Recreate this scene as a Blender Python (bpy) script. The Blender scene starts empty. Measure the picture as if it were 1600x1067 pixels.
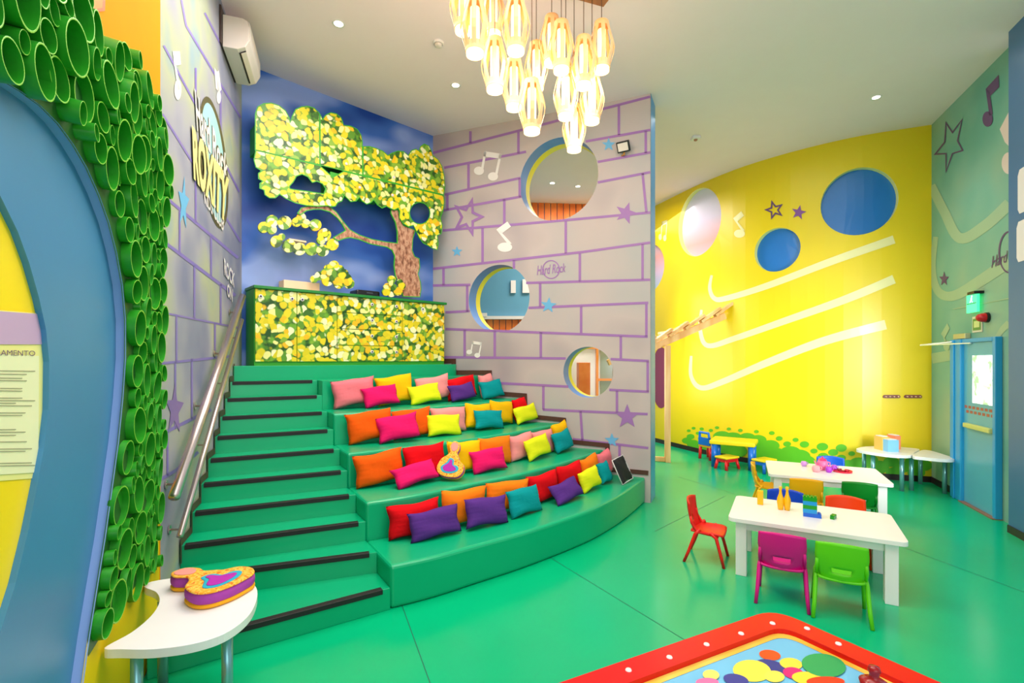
import bpy, math, random
from mathutils import Vector, Matrix
from mathutils.geometry import delaunay_2d_cdt
sc = bpy.context.scene
COL = sc.collection
R = math.radians

# ------------------------------------------------------------------ camera
F, HY, HC = 770.0, 562.0, 1.86          # focal length in px of a 1600 px frame, eye level row, eye height (m)
cam_d = bpy.data.cameras.new('camera'); cam = bpy.data.objects.new('camera', cam_d); COL.objects.link(cam)
cam.location = (0, 0, HC); cam.rotation_euler = (R(90), 0, 0)
cam_d.sensor_width = 36; cam_d.lens = F / 1600 * 36; cam_d.shift_y = (HY - 533.5) / 1600
cam_d.clip_start = 0.02
sc.camera = cam
# ------------------------------------------------------------------ light, exposure
sc.view_settings.view_transform = 'Standard'; sc.view_settings.look = 'None'
sc.view_settings.gamma = 1; sc.view_settings.exposure = 0.10; sc.view_settings.use_curve_mapping = False
w = bpy.data.worlds.new('daylight'); sc.world = w; w.use_nodes = True
w.node_tree.nodes['Background'].inputs[0].default_value = (0.93, 0.97, 1.0, 1)
w.node_tree.nodes['Background'].inputs[1].default_value = 0.7
def area(name, loc, target, size, power, color):
    d = bpy.data.lights.new(name, 'AREA'); d.shape = 'RECTANGLE'; d.size, d.size_y = size; d.energy = power; d.color = color
    o = bpy.data.objects.new(name, d); COL.objects.link(o); o.location = loc
    o.rotation_euler = (Vector(target) - Vector(loc)).to_track_quat('-Z', 'Y').to_euler(); return o
wl_ = area('window_light_right', (4.7, 2.9, 1.9), (5.1, 7.8, 1.5), (1.4, 1.6), 55, (0.95, 0.98, 1.0)); wl_.data.spread = R(62)
area('window_light_behind', (0.9, -2.2, 2.4), (0.6, 4.5, 5.4), (4.0, 3.0), 85, (1.0, 0.98, 0.96))  # added unseen fill behind the camera, tilted up to brighten the ceiling
area('window_light_partition', (2.35, 9.5, 2.1), (5.4, 7.9, 0.9), (2.0, 2.4), 38, (0.96, 0.99, 1.0))
area('ceiling_lamps_stairs', (-1.3, 4.6, 5.25), (-1.3, 4.65, 0), (2.0, 2.0), 75, (1.0, 0.97, 0.93))  # added fill pointing straight down: bright treads, darker risers; no fitting here
area('ceiling_lamps_front', (0.2, 2.2, 5.15), (0.2, 2.25, 0), (4.5, 3.0), 150, (1.0, 0.96, 0.92))  # invented broad soft fill at ceiling height, stands in for bounce and unseen lamps
area('ceiling_lamps_play', (3.6, 6.2, 5.2), (3.8, 6.3, 0), (2.5, 2.5), 22, (1.0, 0.97, 0.93))  # extra soft fill over the play tables, not an actual fitting
area('corridor_light', (1.6, 9.6, 5.1), (1.6, 10.2, 0), (2.4, 1.2), 110, (1.0, 0.9, 0.78))
area('play_area_light', (3.4, 10.6, 4.9), (4.0, 9.8, 0), (1.2, 1.2), 12, (1.0, 0.95, 0.85))

# ------------------------------------------------------------------ helpers
def lin(c):
    return tuple(((x / 255) / 12.92 if x / 255 <= 0.04045 else ((x / 255 + 0.055) / 1.055) ** 2.4) for x in c)
def tag(o, label=None, cat=None, group=None, kind=None):
    if label: o['label'] = label
    if cat: o['category'] = cat
    if group: o['group'] = group
    if kind: o['kind'] = kind
    return o
MATS = {}
def mat(name, rgb, rough=0.5, metal=0.0, spec=0.5, vary=0.04, vscale=3.0, bump=0.0, bscale=60, emit=0, coat=0, sheen=0):
    if name in MATS: return MATS[name]
    m = bpy.data.materials.new(name); m.use_nodes = True; nt = m.node_tree; N = nt.nodes; L = nt.links
    b = N['Principled BSDF']; c = lin(rgb)
    b.inputs['Roughness'].default_value = rough; b.inputs['Metallic'].default_value = metal
    b.inputs['Specular IOR Level'].default_value = spec
    if coat: b.inputs['Coat Weight'].default_value = coat; b.inputs['Coat Roughness'].default_value = 0.12
    if sheen: b.inputs['Sheen Weight'].default_value = sheen
    tc = N.new('ShaderNodeTexCoord')
    nz = N.new('ShaderNodeTexNoise'); nz.inputs['Scale'].default_value = vscale; nz.inputs['Detail'].default_value = 3
    L.new(tc.outputs['Object'], nz.inputs['Vector'])
    mx = N.new('ShaderNodeMix'); mx.data_type = 'RGBA'
    mx.inputs['A'].default_value = tuple(min(1, x * (1 + vary)) for x in c) + (1,)
    mx.inputs['B'].default_value = tuple(x * (1 - vary) for x in c) + (1,)
    L.new(nz.outputs['Fac'], mx.inputs['Factor']); L.new(mx.outputs['Result'], b.inputs['Base Color'])
    if bump:
        n2 = N.new('ShaderNodeTexNoise'); n2.inputs['Scale'].default_value = bscale; n2.inputs['Detail'].default_value = 4
        L.new(tc.outputs['Object'], n2.inputs['Vector'])
        bp = N.new('ShaderNodeBump'); bp.inputs['Strength'].default_value = bump; bp.inputs['Distance'].default_value = 0.01
        L.new(n2.outputs['Fac'], bp.inputs['Height']); L.new(bp.outputs['Normal'], b.inputs['Normal'])
    if emit:
        b.inputs['Emission Color'].default_value = c + (1,); b.inputs['Emission Strength'].default_value = emit
    MATS[name] = m; return m
def ramp_mat(name, stops, scale=1.0, rough=0.6, kind='noise', stretch=(1, 1, 1), spec=0.4, axis=None, zr=None):
    m = bpy.data.materials.new(name); m.use_nodes = True; nt = m.node_tree; N = nt.nodes; L = nt.links
    b = N['Principled BSDF']; b.inputs['Roughness'].default_value = rough; b.inputs['Specular IOR Level'].default_value = spec
    tc = N.new('ShaderNodeTexCoord'); mp = N.new('ShaderNodeMapping'); mp.inputs['Scale'].default_value = stretch
    L.new(tc.outputs['Object'], mp.inputs['Vector'])
    if kind == 'z':
        sx = N.new('ShaderNodeSeparateXYZ'); L.new(mp.outputs['Vector'], sx.inputs[0])
        mr = N.new('ShaderNodeMapRange'); mr.inputs['From Min'].default_value = zr[0]; mr.inputs['From Max'].default_value = zr[1]
        L.new(sx.outputs['Z'], mr.inputs['Value']); src = mr.outputs['Result']
    else:
        nz = N.new('ShaderNodeTexNoise'); nz.inputs['Scale'].default_value = scale; nz.inputs['Detail'].default_value = 2
        L.new(mp.outputs['Vector'], nz.inputs['Vector']); src = nz.outputs['Fac']
    rp = N.new('ShaderNodeValToRGB'); el = rp.color_ramp.elements
    while len(el) > 1: el.remove(el[-1])
    el[0].position = stops[0][0]; el[0].color = lin(stops[0][1]) + (1,)
    for p, c in stops[1:]:
        e = el.new(p); e.color = lin(c) + (1,)
    L.new(src, rp.inputs['Fac']); L.new(rp.outputs['Color'], b.inputs['Base Color'])
    MATS[name] = m; return m
def leaf_mat(name, scale=12):
    m = bpy.data.materials.new(name); m.use_nodes = True; nt = m.node_tree; N = nt.nodes; L = nt.links
    b = N['Principled BSDF']; b.inputs['Roughness'].default_value = 0.35
    tc = N.new('ShaderNodeTexCoord'); nz = N.new('ShaderNodeTexNoise'); nz.inputs['Scale'].default_value = 5
    L.new(tc.outputs['Object'], nz.inputs['Vector'])
    add = N.new('ShaderNodeMixRGB'); add.blend_type = 'ADD'; add.inputs['Fac'].default_value = 0.13
    L.new(tc.outputs['Object'], add.inputs[1]); L.new(nz.outputs['Color'], add.inputs[2])
    vo = N.new('ShaderNodeTexVoronoi'); vo.inputs['Scale'].default_value = scale; vo.inputs['Randomness'].default_value = 1
    L.new(add.outputs[0], vo.inputs['Vector'])
    sx = N.new('ShaderNodeSeparateXYZ'); L.new(vo.outputs['Color'], sx.inputs[0])
    rp = N.new('ShaderNodeValToRGB'); el = rp.color_ramp.elements; rp.color_ramp.interpolation = 'CONSTANT'
    stops = [(0, (96, 150, 40)), (0.07, (236, 214, 30)), (0.35, (246, 240, 150)), (0.55, (250, 246, 196)), (0.65, (226, 206, 20)), (0.80, (244, 190, 20)), (0.90, (140, 180, 50)), (0.96, (60, 110, 30))]
    el[0].position = 0; el[0].color = lin(stops[0][1]) + (1,); el[1].position = stops[1][0]; el[1].color = lin(stops[1][1]) + (1,)
    for p, c in stops[2:]:
        e = el.new(p); e.color = lin(c) + (1,)
    L.new(sx.outputs['X'], rp.inputs['Fac'])
    ed = N.new('ShaderNodeTexVoronoi'); ed.feature = 'F1'; ed.inputs['Scale'].default_value = scale
    L.new(add.outputs[0], ed.inputs['Vector'])
    r2 = N.new('ShaderNodeValToRGB'); r2.color_ramp.elements[0].position = 0.57; r2.color_ramp.elements[1].position = 0.72
    r2.color_ramp.elements[0].color = (0, 0, 0, 1); r2.color_ramp.elements[1].color = (1, 1, 1, 1)
    L.new(ed.outputs['Distance'], r2.inputs['Fac'])
    gap = N.new('ShaderNodeTexNoise'); gap.inputs['Scale'].default_value = 9
    L.new(tc.outputs['Object'], gap.inputs['Vector'])
    gr = N.new('ShaderNodeValToRGB'); gr.color_ramp.elements[0].position = 0.42; gr.color_ramp.elements[1].position = 0.6
    gr.color_ramp.elements[0].color = lin((30, 80, 20)) + (1,); gr.color_ramp.elements[1].color = lin((110, 170, 40)) + (1,)
    L.new(gap.outputs['Fac'], gr.inputs['Fac'])
    mx = N.new('ShaderNodeMixRGB'); L.new(r2.outputs['Color'], mx.inputs['Fac']); L.new(rp.outputs['Color'], mx.inputs[1]); L.new(gr.outputs['Color'], mx.inputs[2])
    L.new(mx.outputs[0], b.inputs['Base Color']); MATS[name] = m; return m

class MB:
    def __init__(s): s.v = []; s.f = []
    def add(s, vs, fs):
        o = len(s.v); s.v += [tuple(v) for v in vs]; s.f += [tuple(i + o for i in f) for f in fs]
    def box(s, c, size, rz=0, top=1.0, M=None):
        hx, hy, hz = (x / 2 for x in size); vs = []
        for z in (-1, 1):
            k = top if z > 0 else 1
            for x, y in ((-1, -1), (1, -1), (1, 1), (-1, 1)):
                v = Vector((x * hx * k, y * hy * k, z * hz))
                v = Matrix.Rotation(rz, 3, 'Z') @ v if M is None else M @ v
                vs.append(v + Vector(c))
        s.add(vs, [(3, 2, 1, 0), (4, 5, 6, 7), (0, 1, 5, 4), (1, 2, 6, 5), (2, 3, 7, 6), (3, 0, 4, 7)])
    def tube(s, pts, r, n=12, cap=True, r2=None):
        pts = [Vector(p) for p in pts]; m = len(pts); rings = []
        t0 = (pts[1] - pts[0]).normalized(); a = t0.orthogonal().normalized()
        for i, p in enumerate(pts):
            t = (pts[min(i + 1, m - 1)] - pts[max(i - 1, 0)]).normalized()
            a = (a - t * a.dot(t)).normalized(); b = t.cross(a)
            rr = r if r2 is None else r + (r2 - r) * i / (m - 1)
            rings.append([p + (a * math.cos(2 * math.pi * k / n) + b * math.sin(2 * math.pi * k / n)) * rr for k in range(n)])
        vs = [v for q in rings for v in q]; fs = []
        for i in range(m - 1):
            for k in range(n):
                fs.append((i * n + k, i * n + (k + 1) % n, (i + 1) * n + (k + 1) % n, (i + 1) * n + k))
        if cap: fs += [tuple(range(n - 1, -1, -1)), tuple((m - 1) * n + k for k in range(n))]
        s.add(vs, fs)
    def lathe(s, prof, c=(0, 0, 0), n=24, M=None):
        vs = []; fs = []; m = len(prof)
        for r, z in prof:
            for k in range(n):
                v = Vector((r * math.cos(2 * math.pi * k / n), r * math.sin(2 * math.pi * k / n), z))
                if M is not None: v = M @ v
                vs.append(v + Vector(c))
        for i in range(m - 1):
            for k in range(n):
                fs.append((i * n + k, i * n + (k + 1) % n, (i + 1) * n + (k + 1) % n, (i + 1) * n + k))
        s.add(vs, fs)
    def prism(s, poly, z0, z1):
        vs, fs = fill2d([poly]); n = len(vs)
        s.add([(x, y, z1) for x, y in vs] + [(x, y, z0) for x, y in vs], list(fs) + [tuple(i + n for i in reversed(f)) for f in fs])
        k = len(poly); ar = sum(poly[i][0] * poly[(i + 1) % k][1] - poly[(i + 1) % k][0] * poly[i][1] for i in range(k))
        q = poly if ar > 0 else list(reversed(poly))
        s.add([(x, y, z0) for x, y in q] + [(x, y, z1) for x, y in q], [(i, (i + 1) % k, k + (i + 1) % k, k + i) for i in range(k)])
    def build(s, name, m, parent=None, smooth=False, bevel=0, seg=2, auto=None):
        me = bpy.data.meshes.new(name); me.from_pydata(s.v, [], s.f); me.materials.append(m)
        if smooth: me.polygons.foreach_set('use_smooth', [True] * len(me.polygons))
        o = bpy.data.objects.new(name, me); COL.objects.link(o)
        if parent: o.parent = parent
        if bevel:
            import bmesh
            bm = bmesh.new(); bm.from_mesh(me); bmesh.ops.remove_doubles(bm, verts=bm.verts, dist=1e-5); bm.to_mesh(me); bm.free()
            b = o.modifiers.new('bevel', 'BEVEL'); b.width = bevel; b.segments = seg; b.limit_method = 'ANGLE'; b.angle_limit = R(40)
        return o
def inside(p, poly):
    x, y = p; c = False; j = len(poly) - 1
    for i in range(len(poly)):
        xi, yi = poly[i][0], poly[i][1]; xj, yj = poly[j][0], poly[j][1]
        if (yi > y) != (yj > y) and x < (xj - xi) * (y - yi) / (yj - yi) + xi: c = not c
        j = i
    return c
def fill2d(loops, grid=None):
    """triangulate an outer loop with holes; optional extra grid points so it can follow a curved wall"""
    V = []; Ed = []
    for lp in loops:
        o = len(V); n = len(lp); V += [Vector((float(p[0]), float(p[1]))) for p in lp]; Ed += [(o + i, o + (i + 1) % n) for i in range(n)]
    if grid:
        xs = [p[0] for p in loops[0]]; ys = [p[1] for p in loops[0]]
        gx, gy = grid; x = min(xs) + gx
        while x < max(xs):
            y = min(ys) + gy
            while y < max(ys):
                if inside((x, y), loops[0]) and not any(inside((x, y), h) for h in loops[1:]): V.append(Vector((x, y)))
                y += gy
            x += gx
    r = delaunay_2d_cdt(V, Ed, [], 0, 1e-6)
    vs = [tuple(v) for v in r[0]]; fs = []
    for f in r[2]:
        cx = sum(vs[i][0] for i in f) / len(f); cy = sum(vs[i][1] for i in f) / len(f)
        if inside((cx, cy), loops[0]) and not any(inside((cx, cy), h) for h in loops[1:]):
            a = sum(vs[f[i]][0] * vs[f[(i + 1) % len(f)]][1] - vs[f[(i + 1) % len(f)]][0] * vs[f[i]][1] for i in range(len(f)))
            fs.append(tuple(f) if a > 0 else tuple(reversed(f)))
    return vs, fs
def spline(p, n=6, closed=False):
    out = []; m = len(p); rng = range(m if closed else m - 1)
    for i in rng:
        if closed: a, b, c, d = p[(i - 1) % m], p[i], p[(i + 1) % m], p[(i + 2) % m]
        else: a, b, c, d = p[max(i - 1, 0)], p[i], p[i + 1], p[min(i + 2, m - 1)]
        for k in range(n):
            t = k / n
            out.append(tuple(0.5 * ((2 * b[j]) + (c[j] - a[j]) * t + (2 * a[j] - 5 * b[j] + 4 * c[j] - d[j]) * t * t + (3 * b[j] - a[j] - 3 * c[j] + d[j]) * t ** 3) for j in range(len(b))))
    if not closed: out.append(tuple(p[-1]))
    return out
def ell(cx, cy, rx, ry=None, n=28, rot=0):
    ry = ry or rx; c, s_ = math.cos(rot), math.sin(rot)
    return [(cx + rx * math.cos(2 * math.pi * i / n) * c - ry * math.sin(2 * math.pi * i / n) * s_, cy + rx * math.cos(2 * math.pi * i / n) * s_ + ry * math.sin(2 * math.pi * i / n) * c) for i in range(n)]
def star(cx, cy, r, ry=None, rot=0, k=0.42):
    ry = ry or r; out = []
    for i in range(10):
        q = 1 if i % 2 == 0 else k; a = -math.pi / 2 + i * math.pi / 5 + rot
        out.append((cx + r * q * math.cos(a), cy + ry * q * math.sin(a)))
    return out
def P(px, py, z):                         # point of the horizontal plane at height z seen at (px, py)
    Y = F * (HC - z) / (py - HY); return Vector(((px - 800) / F * Y, Y, z))
def PYd(px, py, Y): return Vector(((px - 800) / F * Y, Y, HC - (py - HY) / F * Y))
def ceil_z(x, y): return 5.31 + (0.03 * (1.8 - x) if x < 1.8 else 0.0245 * (x - 1.8))
def PC(px, py):                           # point of the ceiling
    z = 5.35
    for _ in range(6):
        Y = F * (z - HC) / (HY - py); X = (px - 800) / F * Y; z = ceil_z(X, Y)
    return Vector((X, Y, z))
class Wall:
    def __init__(s, pts):
        s.p = [Vector((x, y)) for x, y in pts]; s.seg = []; a = 0
        for i in range(len(s.p) - 1):
            d = s.p[i + 1] - s.p[i]; L = d.length; u = d / L; s.seg.append((s.p[i], u, Vector((u.y, -u.x)), a, L)); a += L
        s.len = a
    def at(s, t, z, off=0.0):
        for i, (p, u, n, a, L) in enumerate(s.seg):
            if t <= a + L or i == len(s.seg) - 1:
                q = p + u * (t - a) + s.nrm(t) * off; return Vector((q.x, q.y, z))
    def nrm(s, t):
        k = 0
        for i, (p, u, n, a, L) in enumerate(s.seg):
            if t <= a + L: k = i; break
            k = i
        p, u, n, a, L = s.seg[k]
        f = min(1, max(0, (t - a) / L))
        if f < 0.5 and k > 0: m = s.seg[k - 1][2]; return (m * (0.5 - f) + n * (0.5 + f)).normalized()
        if f >= 0.5 and k < len(s.seg) - 1: m = s.seg[k + 1][2]; return (n * (1.5 - f) + m * (f - 0.5)).normalized()
        return n
    def hit(s, px, py, off=0.0):
        a_ = (px - 800) / F; best = None
        for i, (p, u, n, a, L) in enumerate(s.seg):
            q = p + n * off; den = u.x - a_ * u.y
            if abs(den) < 1e-9: continue
            t = (a_ * q.y - q.x) / den; Y = q.y + u.y * t
            lo = -1e9 if i == 0 else -0.02; hi = 1e9 if i == len(s.seg) - 1 else L + 0.02
            if Y > 0.05 and lo <= t <= hi:
                e = 0 if 0 <= t <= L else min(abs(t), abs(t - L))
                if best is None or e < best[0]: best = (e, a + t, HC + (HY - py) / F * Y)
        return best[1], best[2]
    def w(s, px, py, off=0.0):
        t, z = s.hit(px, py, off); return s.at(t, z, off)
def wmesh(wall, loops, m, name, parent, off=0.003, th=0, px=True, grid=None, smooth=False):
    """flat shape (px loops or (s,z) loops) laid on a wall, `off` in front of it, th thick backwards"""
    if px: loops = [[wall.hit(x, y, off) for x, y in lp] for lp in loops]
    vs, fs = fill2d(loops, grid); mb = MB()
    mb.add([wall.at(t, z, off) for t, z in vs], fs)
    if th:
        mb.add([wall.at(t, z, off - th) for t, z in vs], [tuple(reversed(f)) for f in fs])
        for lp in loops:
            k = len(lp); ar = sum(lp[i][0] * lp[(i + 1) % k][1] - lp[(i + 1) % k][0] * lp[i][1] for i in range(k))
            q = lp
            mb.add([wall.at(t, z, off) for t, z in q] + [wall.at(t, z, off - th) for t, z in q], [(i, (i + 1) % k, k + (i + 1) % k, k + i) for i in range(k)])
    if name is None: return mb
    return mb.build(name, m, parent, smooth)
def ribbon(pts, wd, closed=False):
    """outline of constant/tapering width round a polyline -> list of quads in the plane"""
    n = len(pts); vs = []; fs = []
    ws = wd if isinstance(wd, (list, tuple)) else [wd] * n
    for i in range(n):
        a = pts[(i - 1) % n] if (closed or i > 0) else pts[i]; b = pts[(i + 1) % n] if (closed or i < n - 1) else pts[i]
        def nr(p, q):
            dx, dy = q[0] - p[0], q[1] - p[1]; l = math.hypot(dx, dy) or 1; return (-dy / l, dx / l)
        n1 = nr(a, pts[i]) if a != pts[i] else nr(pts[i], b); n2 = nr(pts[i], b) if b != pts[i] else n1
        mx, my = n1[0] + n2[0], n1[1] + n2[1]; l = math.hypot(mx, my) or 1; mx /= l; my /= l
        k = min(2.5, 1 / max(0.3, mx * n1[0] + my * n1[1])) * ws[i] / 2
        vs += [(pts[i][0] + mx * k, pts[i][1] + my * k), (pts[i][0] - mx * k, pts[i][1] - my * k)]
    for i in range(n if closed else n - 1):
        j = (i + 1) % n; fs.append((2 * i, 2 * i + 1, 2 * j + 1, 2 * j))
    return vs, fs
def dens(pts, step=12):
    out = []
    for a, b in zip(pts, pts[1:]):
        k = max(1, int(math.hypot(b[0] - a[0], b[1] - a[1]) / step))
        out += [(a[0] + (b[0] - a[0]) * i / k, a[1] + (b[1] - a[1]) * i / k) for i in range(k)]
    return out + [pts[-1]]
def lines(wall, polys, m, name, parent, wd=3, off=0.0025, closed=False):
    mb = MB()
    for q in polys:
        ww = wd
        if isinstance(q, dict): ww = q['w']; q = q['p']
        q = dens(q) if not closed and not isinstance(ww, (list, tuple)) else q
        vs, fs = ribbon(q, ww, closed); mb.add([wall.w(x, y, off) for x, y in vs], fs)
    return mb.build(name, m, parent)
def text(wall, body, quad, m, name, parent, off=0.004, shear=0.0, bold=0.0, grow=0):
    """lettering stretched over the px quad TL,TR,BR,BL on the wall"""
    cu = bpy.data.curves.new('t', 'FONT'); cu.body = body; cu.shear = shear; cu.offset = bold; cu.resolution_u = 4
    o = bpy.data.objects.new('t', cu); COL.objects.link(o); bpy.context.view_layer.update()
    me = bpy.data.meshes.new_from_object(o.evaluated_get(bpy.context.evaluated_depsgraph_get()))
    vs = [v.co.copy() for v in me.vertices]; fs = [tuple(p.vertices) for p in me.polygons]
    bpy.data.objects.remove(o); bpy.data.curves.remove(cu); bpy.data.meshes.remove(me)
    x0, x1 = min(v.x for v in vs), max(v.x for v in vs); y0, y1 = min(v.y for v in vs), max(v.y for v in vs)
    TL, TR, BR, BL = quad; out = []
    for v in vs:
        a = (v.x - x0) / (x1 - x0); b = (y1 - v.y) / (y1 - y0)
        x = (TL[0] * (1 - a) + TR[0] * a) * (1 - b) + (BL[0] * (1 - a) + BR[0] * a) * b
        y = (TL[1] * (1 - a) + TR[1] * a) * (1 - b) + (BL[1] * (1 - a) + BR[1] * a) * b
        out.append(wall.w(x, y, off))
    mb = MB(); mb.add(out, fs); return mb.build(name, m, parent)
def empty(name, loc=(0, 0, 0), rz=0):
    o = bpy.data.objects.new(name, None); COL.objects.link(o); o.location = loc; o.rotation_euler = (0, 0, rz); o.empty_display_size = 0.1
    return o
def kids(o): return [c for c in COL.objects if c.parent == o]
def copy_tree(o, parent=None):
    c = o.copy(); COL.objects.link(c); c.parent = parent
    for ch in kids(o): copy_tree(ch, c)
    return c
def rebase(o):
    """move a thing's origin to the middle of its base (its meshes were made in room coordinates)"""
    if o.type == 'MESH': pts = [v.co for v in o.data.vertices]
    else: pts = []
    for c in kids(o):
        if c.type == 'MESH': pts = pts + [v.co for v in c.data.vertices]
    if not pts: return o
    L = Vector(((min(p.x for p in pts) + max(p.x for p in pts)) / 2, (min(p.y for p in pts) + max(p.y for p in pts)) / 2, min(p.z for p in pts)))
    if o.type == 'MESH':
        o.data.transform(Matrix.Translation(-L))
    for c in kids(o):
        c.location = c.location - L
    o.location = L; return o

# ------------------------------------------------------------------ the room's plan
E_ = (-2.308, 3.235); A_ = (-3.28, 5.98); B_ = (-1.25, 7.80); W_ = (1.80, 6.40)
C_ = (6.36, 7.47); D_ = (5.63, 5.58)
u = (0.404, -0.915)
WG = Wall([(E_[0] + u[0] * 3.0, E_[1] + u[1] * 3.0), E_])            # pipe clad wall, near left
WL = Wall([E_, A_])                                                 # grey mural wall beside the stairs
WB = Wall([A_, B_])                                                 # blue back wall
WP = Wall([B_, W_])                                                 # partition with the round holes
WY = Wall(spline([(2.5, 13.6), (3.20, 11.3), (3.84, 9.60), (4.45, 8.65), (5.36, 7.88), C_], 6))
WR = Wall([C_, D_])                                                 # green mural wall with the door
UP, NP = WP.seg[0][1], WP.seg[0][2]
TP = 0.36                                                           # partition thickness

# materials
M_floor = mat('green_floor_coating', (0, 180, 124), 0.2, vary=0.10, vscale=1.2, spec=0.35, bump=0.03, bscale=8)
M_step = mat('green_step_coating', (0, 170, 118), 0.28, vary=0.07, vscale=2, bump=0.03, bscale=20)
M_ceil = mat('ceiling_paint', (246, 226, 232), 0.8, vary=0.02)
M_black = mat('black_rubber', (26, 18, 24), 0.55, vary=0.1)
M_skirt = mat('brown_skirting_tile', (84, 50, 42), 0.45, vary=0.15, vscale=12)
M_grey = ramp_mat('grey_mural_paint', [(0.3, (158, 148, 156)), (0.5, (194, 180, 180)), (0.7, (176, 176, 178))], 0.7, 0.5)
M_lgrey = ramp_mat('lilac_grey_mural_paint', [(0.3, (128, 132, 160)), (0.45, (160, 160, 172)), (0.6, (172, 178, 150)), (0.72, (128, 158, 182))], 1.1, 0.75, spec=.15)
M_bluewall = ramp_mat('blue_airbrushed_paint', [(0.34, (16, 66, 158)), (0.5, (56, 106, 196)), (0.64, (140, 166, 232))], 0.9, 0.5, stretch=(1, 1, 1.6))
M_yellow = mat('yellow_wall_paint', (232, 206, 18), 0.35, vary=0.05, vscale=0.8)
M_teal = ramp_mat('teal_mural_paint', [(0.3, (98, 164, 146)), (0.5, (124, 178, 156)), (0.7, (150, 182, 152))], 0.9, 0.45)
M_purple = mat('purple_line_paint', (158, 112, 180), 0.5)
M_lpurple = mat('slate_purple_line_paint', (128, 112, 186), 0.5)
M_dpurple = mat('dark_purple_paint', (98, 66, 112), 0.5)
M_white = mat('white_paint', (238, 232, 232), 0.45)
M_sky = mat('sky_blue_paint', (104, 178, 226), 0.5)
M_blue = mat('blue_reveal_paint', (82, 138, 220), 0.4)
M_yrev = mat('yellow_reveal_paint', (244, 226, 70), 0.5)
M_ptop = mat('white_laminate', (240, 238, 238), 0.28)
M_steel = mat('brushed_steel', (214, 196, 190), 0.28, metal=0.9, bump=0.02, bscale=90)
M_leg = mat('blue_green_steel_tube', (120, 178, 184), 0.25, metal=0.6)

# ------------------------------------------------------------------ floor, ceiling
mb = MB(); mb.add([(-7, -3, 0), (9, -3, 0), (9, 14, 0), (-7, 14, 0)], [(0, 1, 2, 3)]); mb.add([(-7, -3, -.1), (9, -3, -.1), (9, 14, -.1), (-7, 14, -.1)], [(3, 2, 1, 0)])
floor = tag(mb.build('floor', M_floor), kind='structure')
mb = MB()
M_seam = mat('floor_seam', (8, 104, 82), 0.5)
for q in ([(628, 945), (672, 1067)], [(845, 862), (1180, 1067)], [(1023, 830), (1133, 775), ], [(1398, 850), (1600, 925)], [(1060, 745), (1150, 772)]):
    a, b = (P(x, y, 0.0012) for x, y in q); d = (b - a).normalized(); n = Vector((-d.y, d.x, 0)) * 0.003
    mb.add([a + n, a - n, b - n, b + n], [(0, 1, 2, 3)])
mb.build('floor_seam', M_seam, floor)
mb = MB(); nx, ny = 33, 2
vs = [(-7 + 16 * i / (nx - 1), -3 + 17 * j, ceil_z(-7 + 16 * i / (nx - 1), 0)) for j in range(ny) for i in range(nx)]
mb.add(vs, [(i, i + nx, i + nx + 1, i + 1) for i in range(nx - 1)])
mb.add([(x, y, z + .15) for x, y, z in vs], [(i, i + 1, i + nx + 1, i + nx) for i in range(nx - 1)])
ceiling = tag(mb.build('ceiling', M_ceil, smooth=True), kind='structure')

# ------------------------------------------------------------------ straight walls
ZT = 5.6
def wall_obj(name, wall, m, holes=(), th=0.12, t0=0, t1=None, z0=0, grid=None):
    t1 = wall.len if t1 is None else t1
    n = 1 if len(wall.seg) == 1 else len(wall.seg) * 2
    lo = [(t0 + (t1 - t0) * i / n, z0) for i in range(n + 1)]; hi = [(t1 - (t1 - t0) * i / n, ZT) for i in range(n + 1)]
    mb = MB(); vs, fs = fill2d([lo + hi] + list(holes), grid)
    mb.add([wall.at(t, z, 0) for t, z in vs], fs)
    mb.add([wall.at(t, z, -th) for t, z in vs], [tuple(reversed(f)) for f in fs])
    lp = lo + hi; k = len(lp)
    mb.add([wall.at(t, z, 0) for t, z in lp] + [wall.at(t, z, -th) for t, z in lp], [(i, k + i, k + (i + 1) % k, (i + 1) % k) for i in range(k)])
    return tag(mb.build(name, m), kind='structure')
wall_left = wall_obj('wall_left', WL, M_lgrey)
wall_back = wall_obj('wall_back', WB, M_bluewall)

# partition with three round openings
def circ(wall, l, r, t, b):
    s0, _ = wall.hit(l, (t + b) / 2); s1, _ = wall.hit(r, (t + b) / 2); _, z1 = wall.hit((l + r) / 2, t); _, z0 = wall.hit((l + r) / 2, b)
    return (s0 + s1) / 2, (z0 + z1) / 2, ((s1 - s0) + (z1 - z0)) / 4
holes = [circ(WP, 813, 934, 214, 345), circ(WP, 733, 827, 413, 520), circ(WP, 881, 957, 541, 622)]
HL = [ell(c[0], c[1], c[2], n=56) for c in holes]
wall_partition = wall_obj('wall_partition', WP, M_grey, HL, th=TP)
for h, (cs, cz, cr) in zip(HL, holes):
    k = len(h)
    for a, b, m, nm in ((0.0, -0.62 * TP, M_blue, 'blue_reveal'), (-0.62 * TP, -TP, M_yrev, 'yellow_reveal')):
        mb = MB(); h2 = h
        mb.add([WP.at(t, z, a) for t, z in h2] + [WP.at(t, z, b) for t, z in h2], [(i, (i + 1) % k, k + (i + 1) % k, k + i) for i in range(k)])
        mb.build(nm, m, wall_partition, True)
mb = MB()                                                          # painted end of the partition
e0 = WP.at(WP.len + 0.004, 0, 0.004); e1 = WP.at(WP.len + 0.004, 0, -TP)
mb.add([(e0.x, e0.y, 0), (e1.x, e1.y, 0), (e1.x, e1.y, ZT), (e0.x, e0.y, ZT)], [(0, 1, 2, 3)])
mb.build('blue_end', mat('bright_blue_paint', (70, 156, 226), 0.35), wall_partition)

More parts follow.
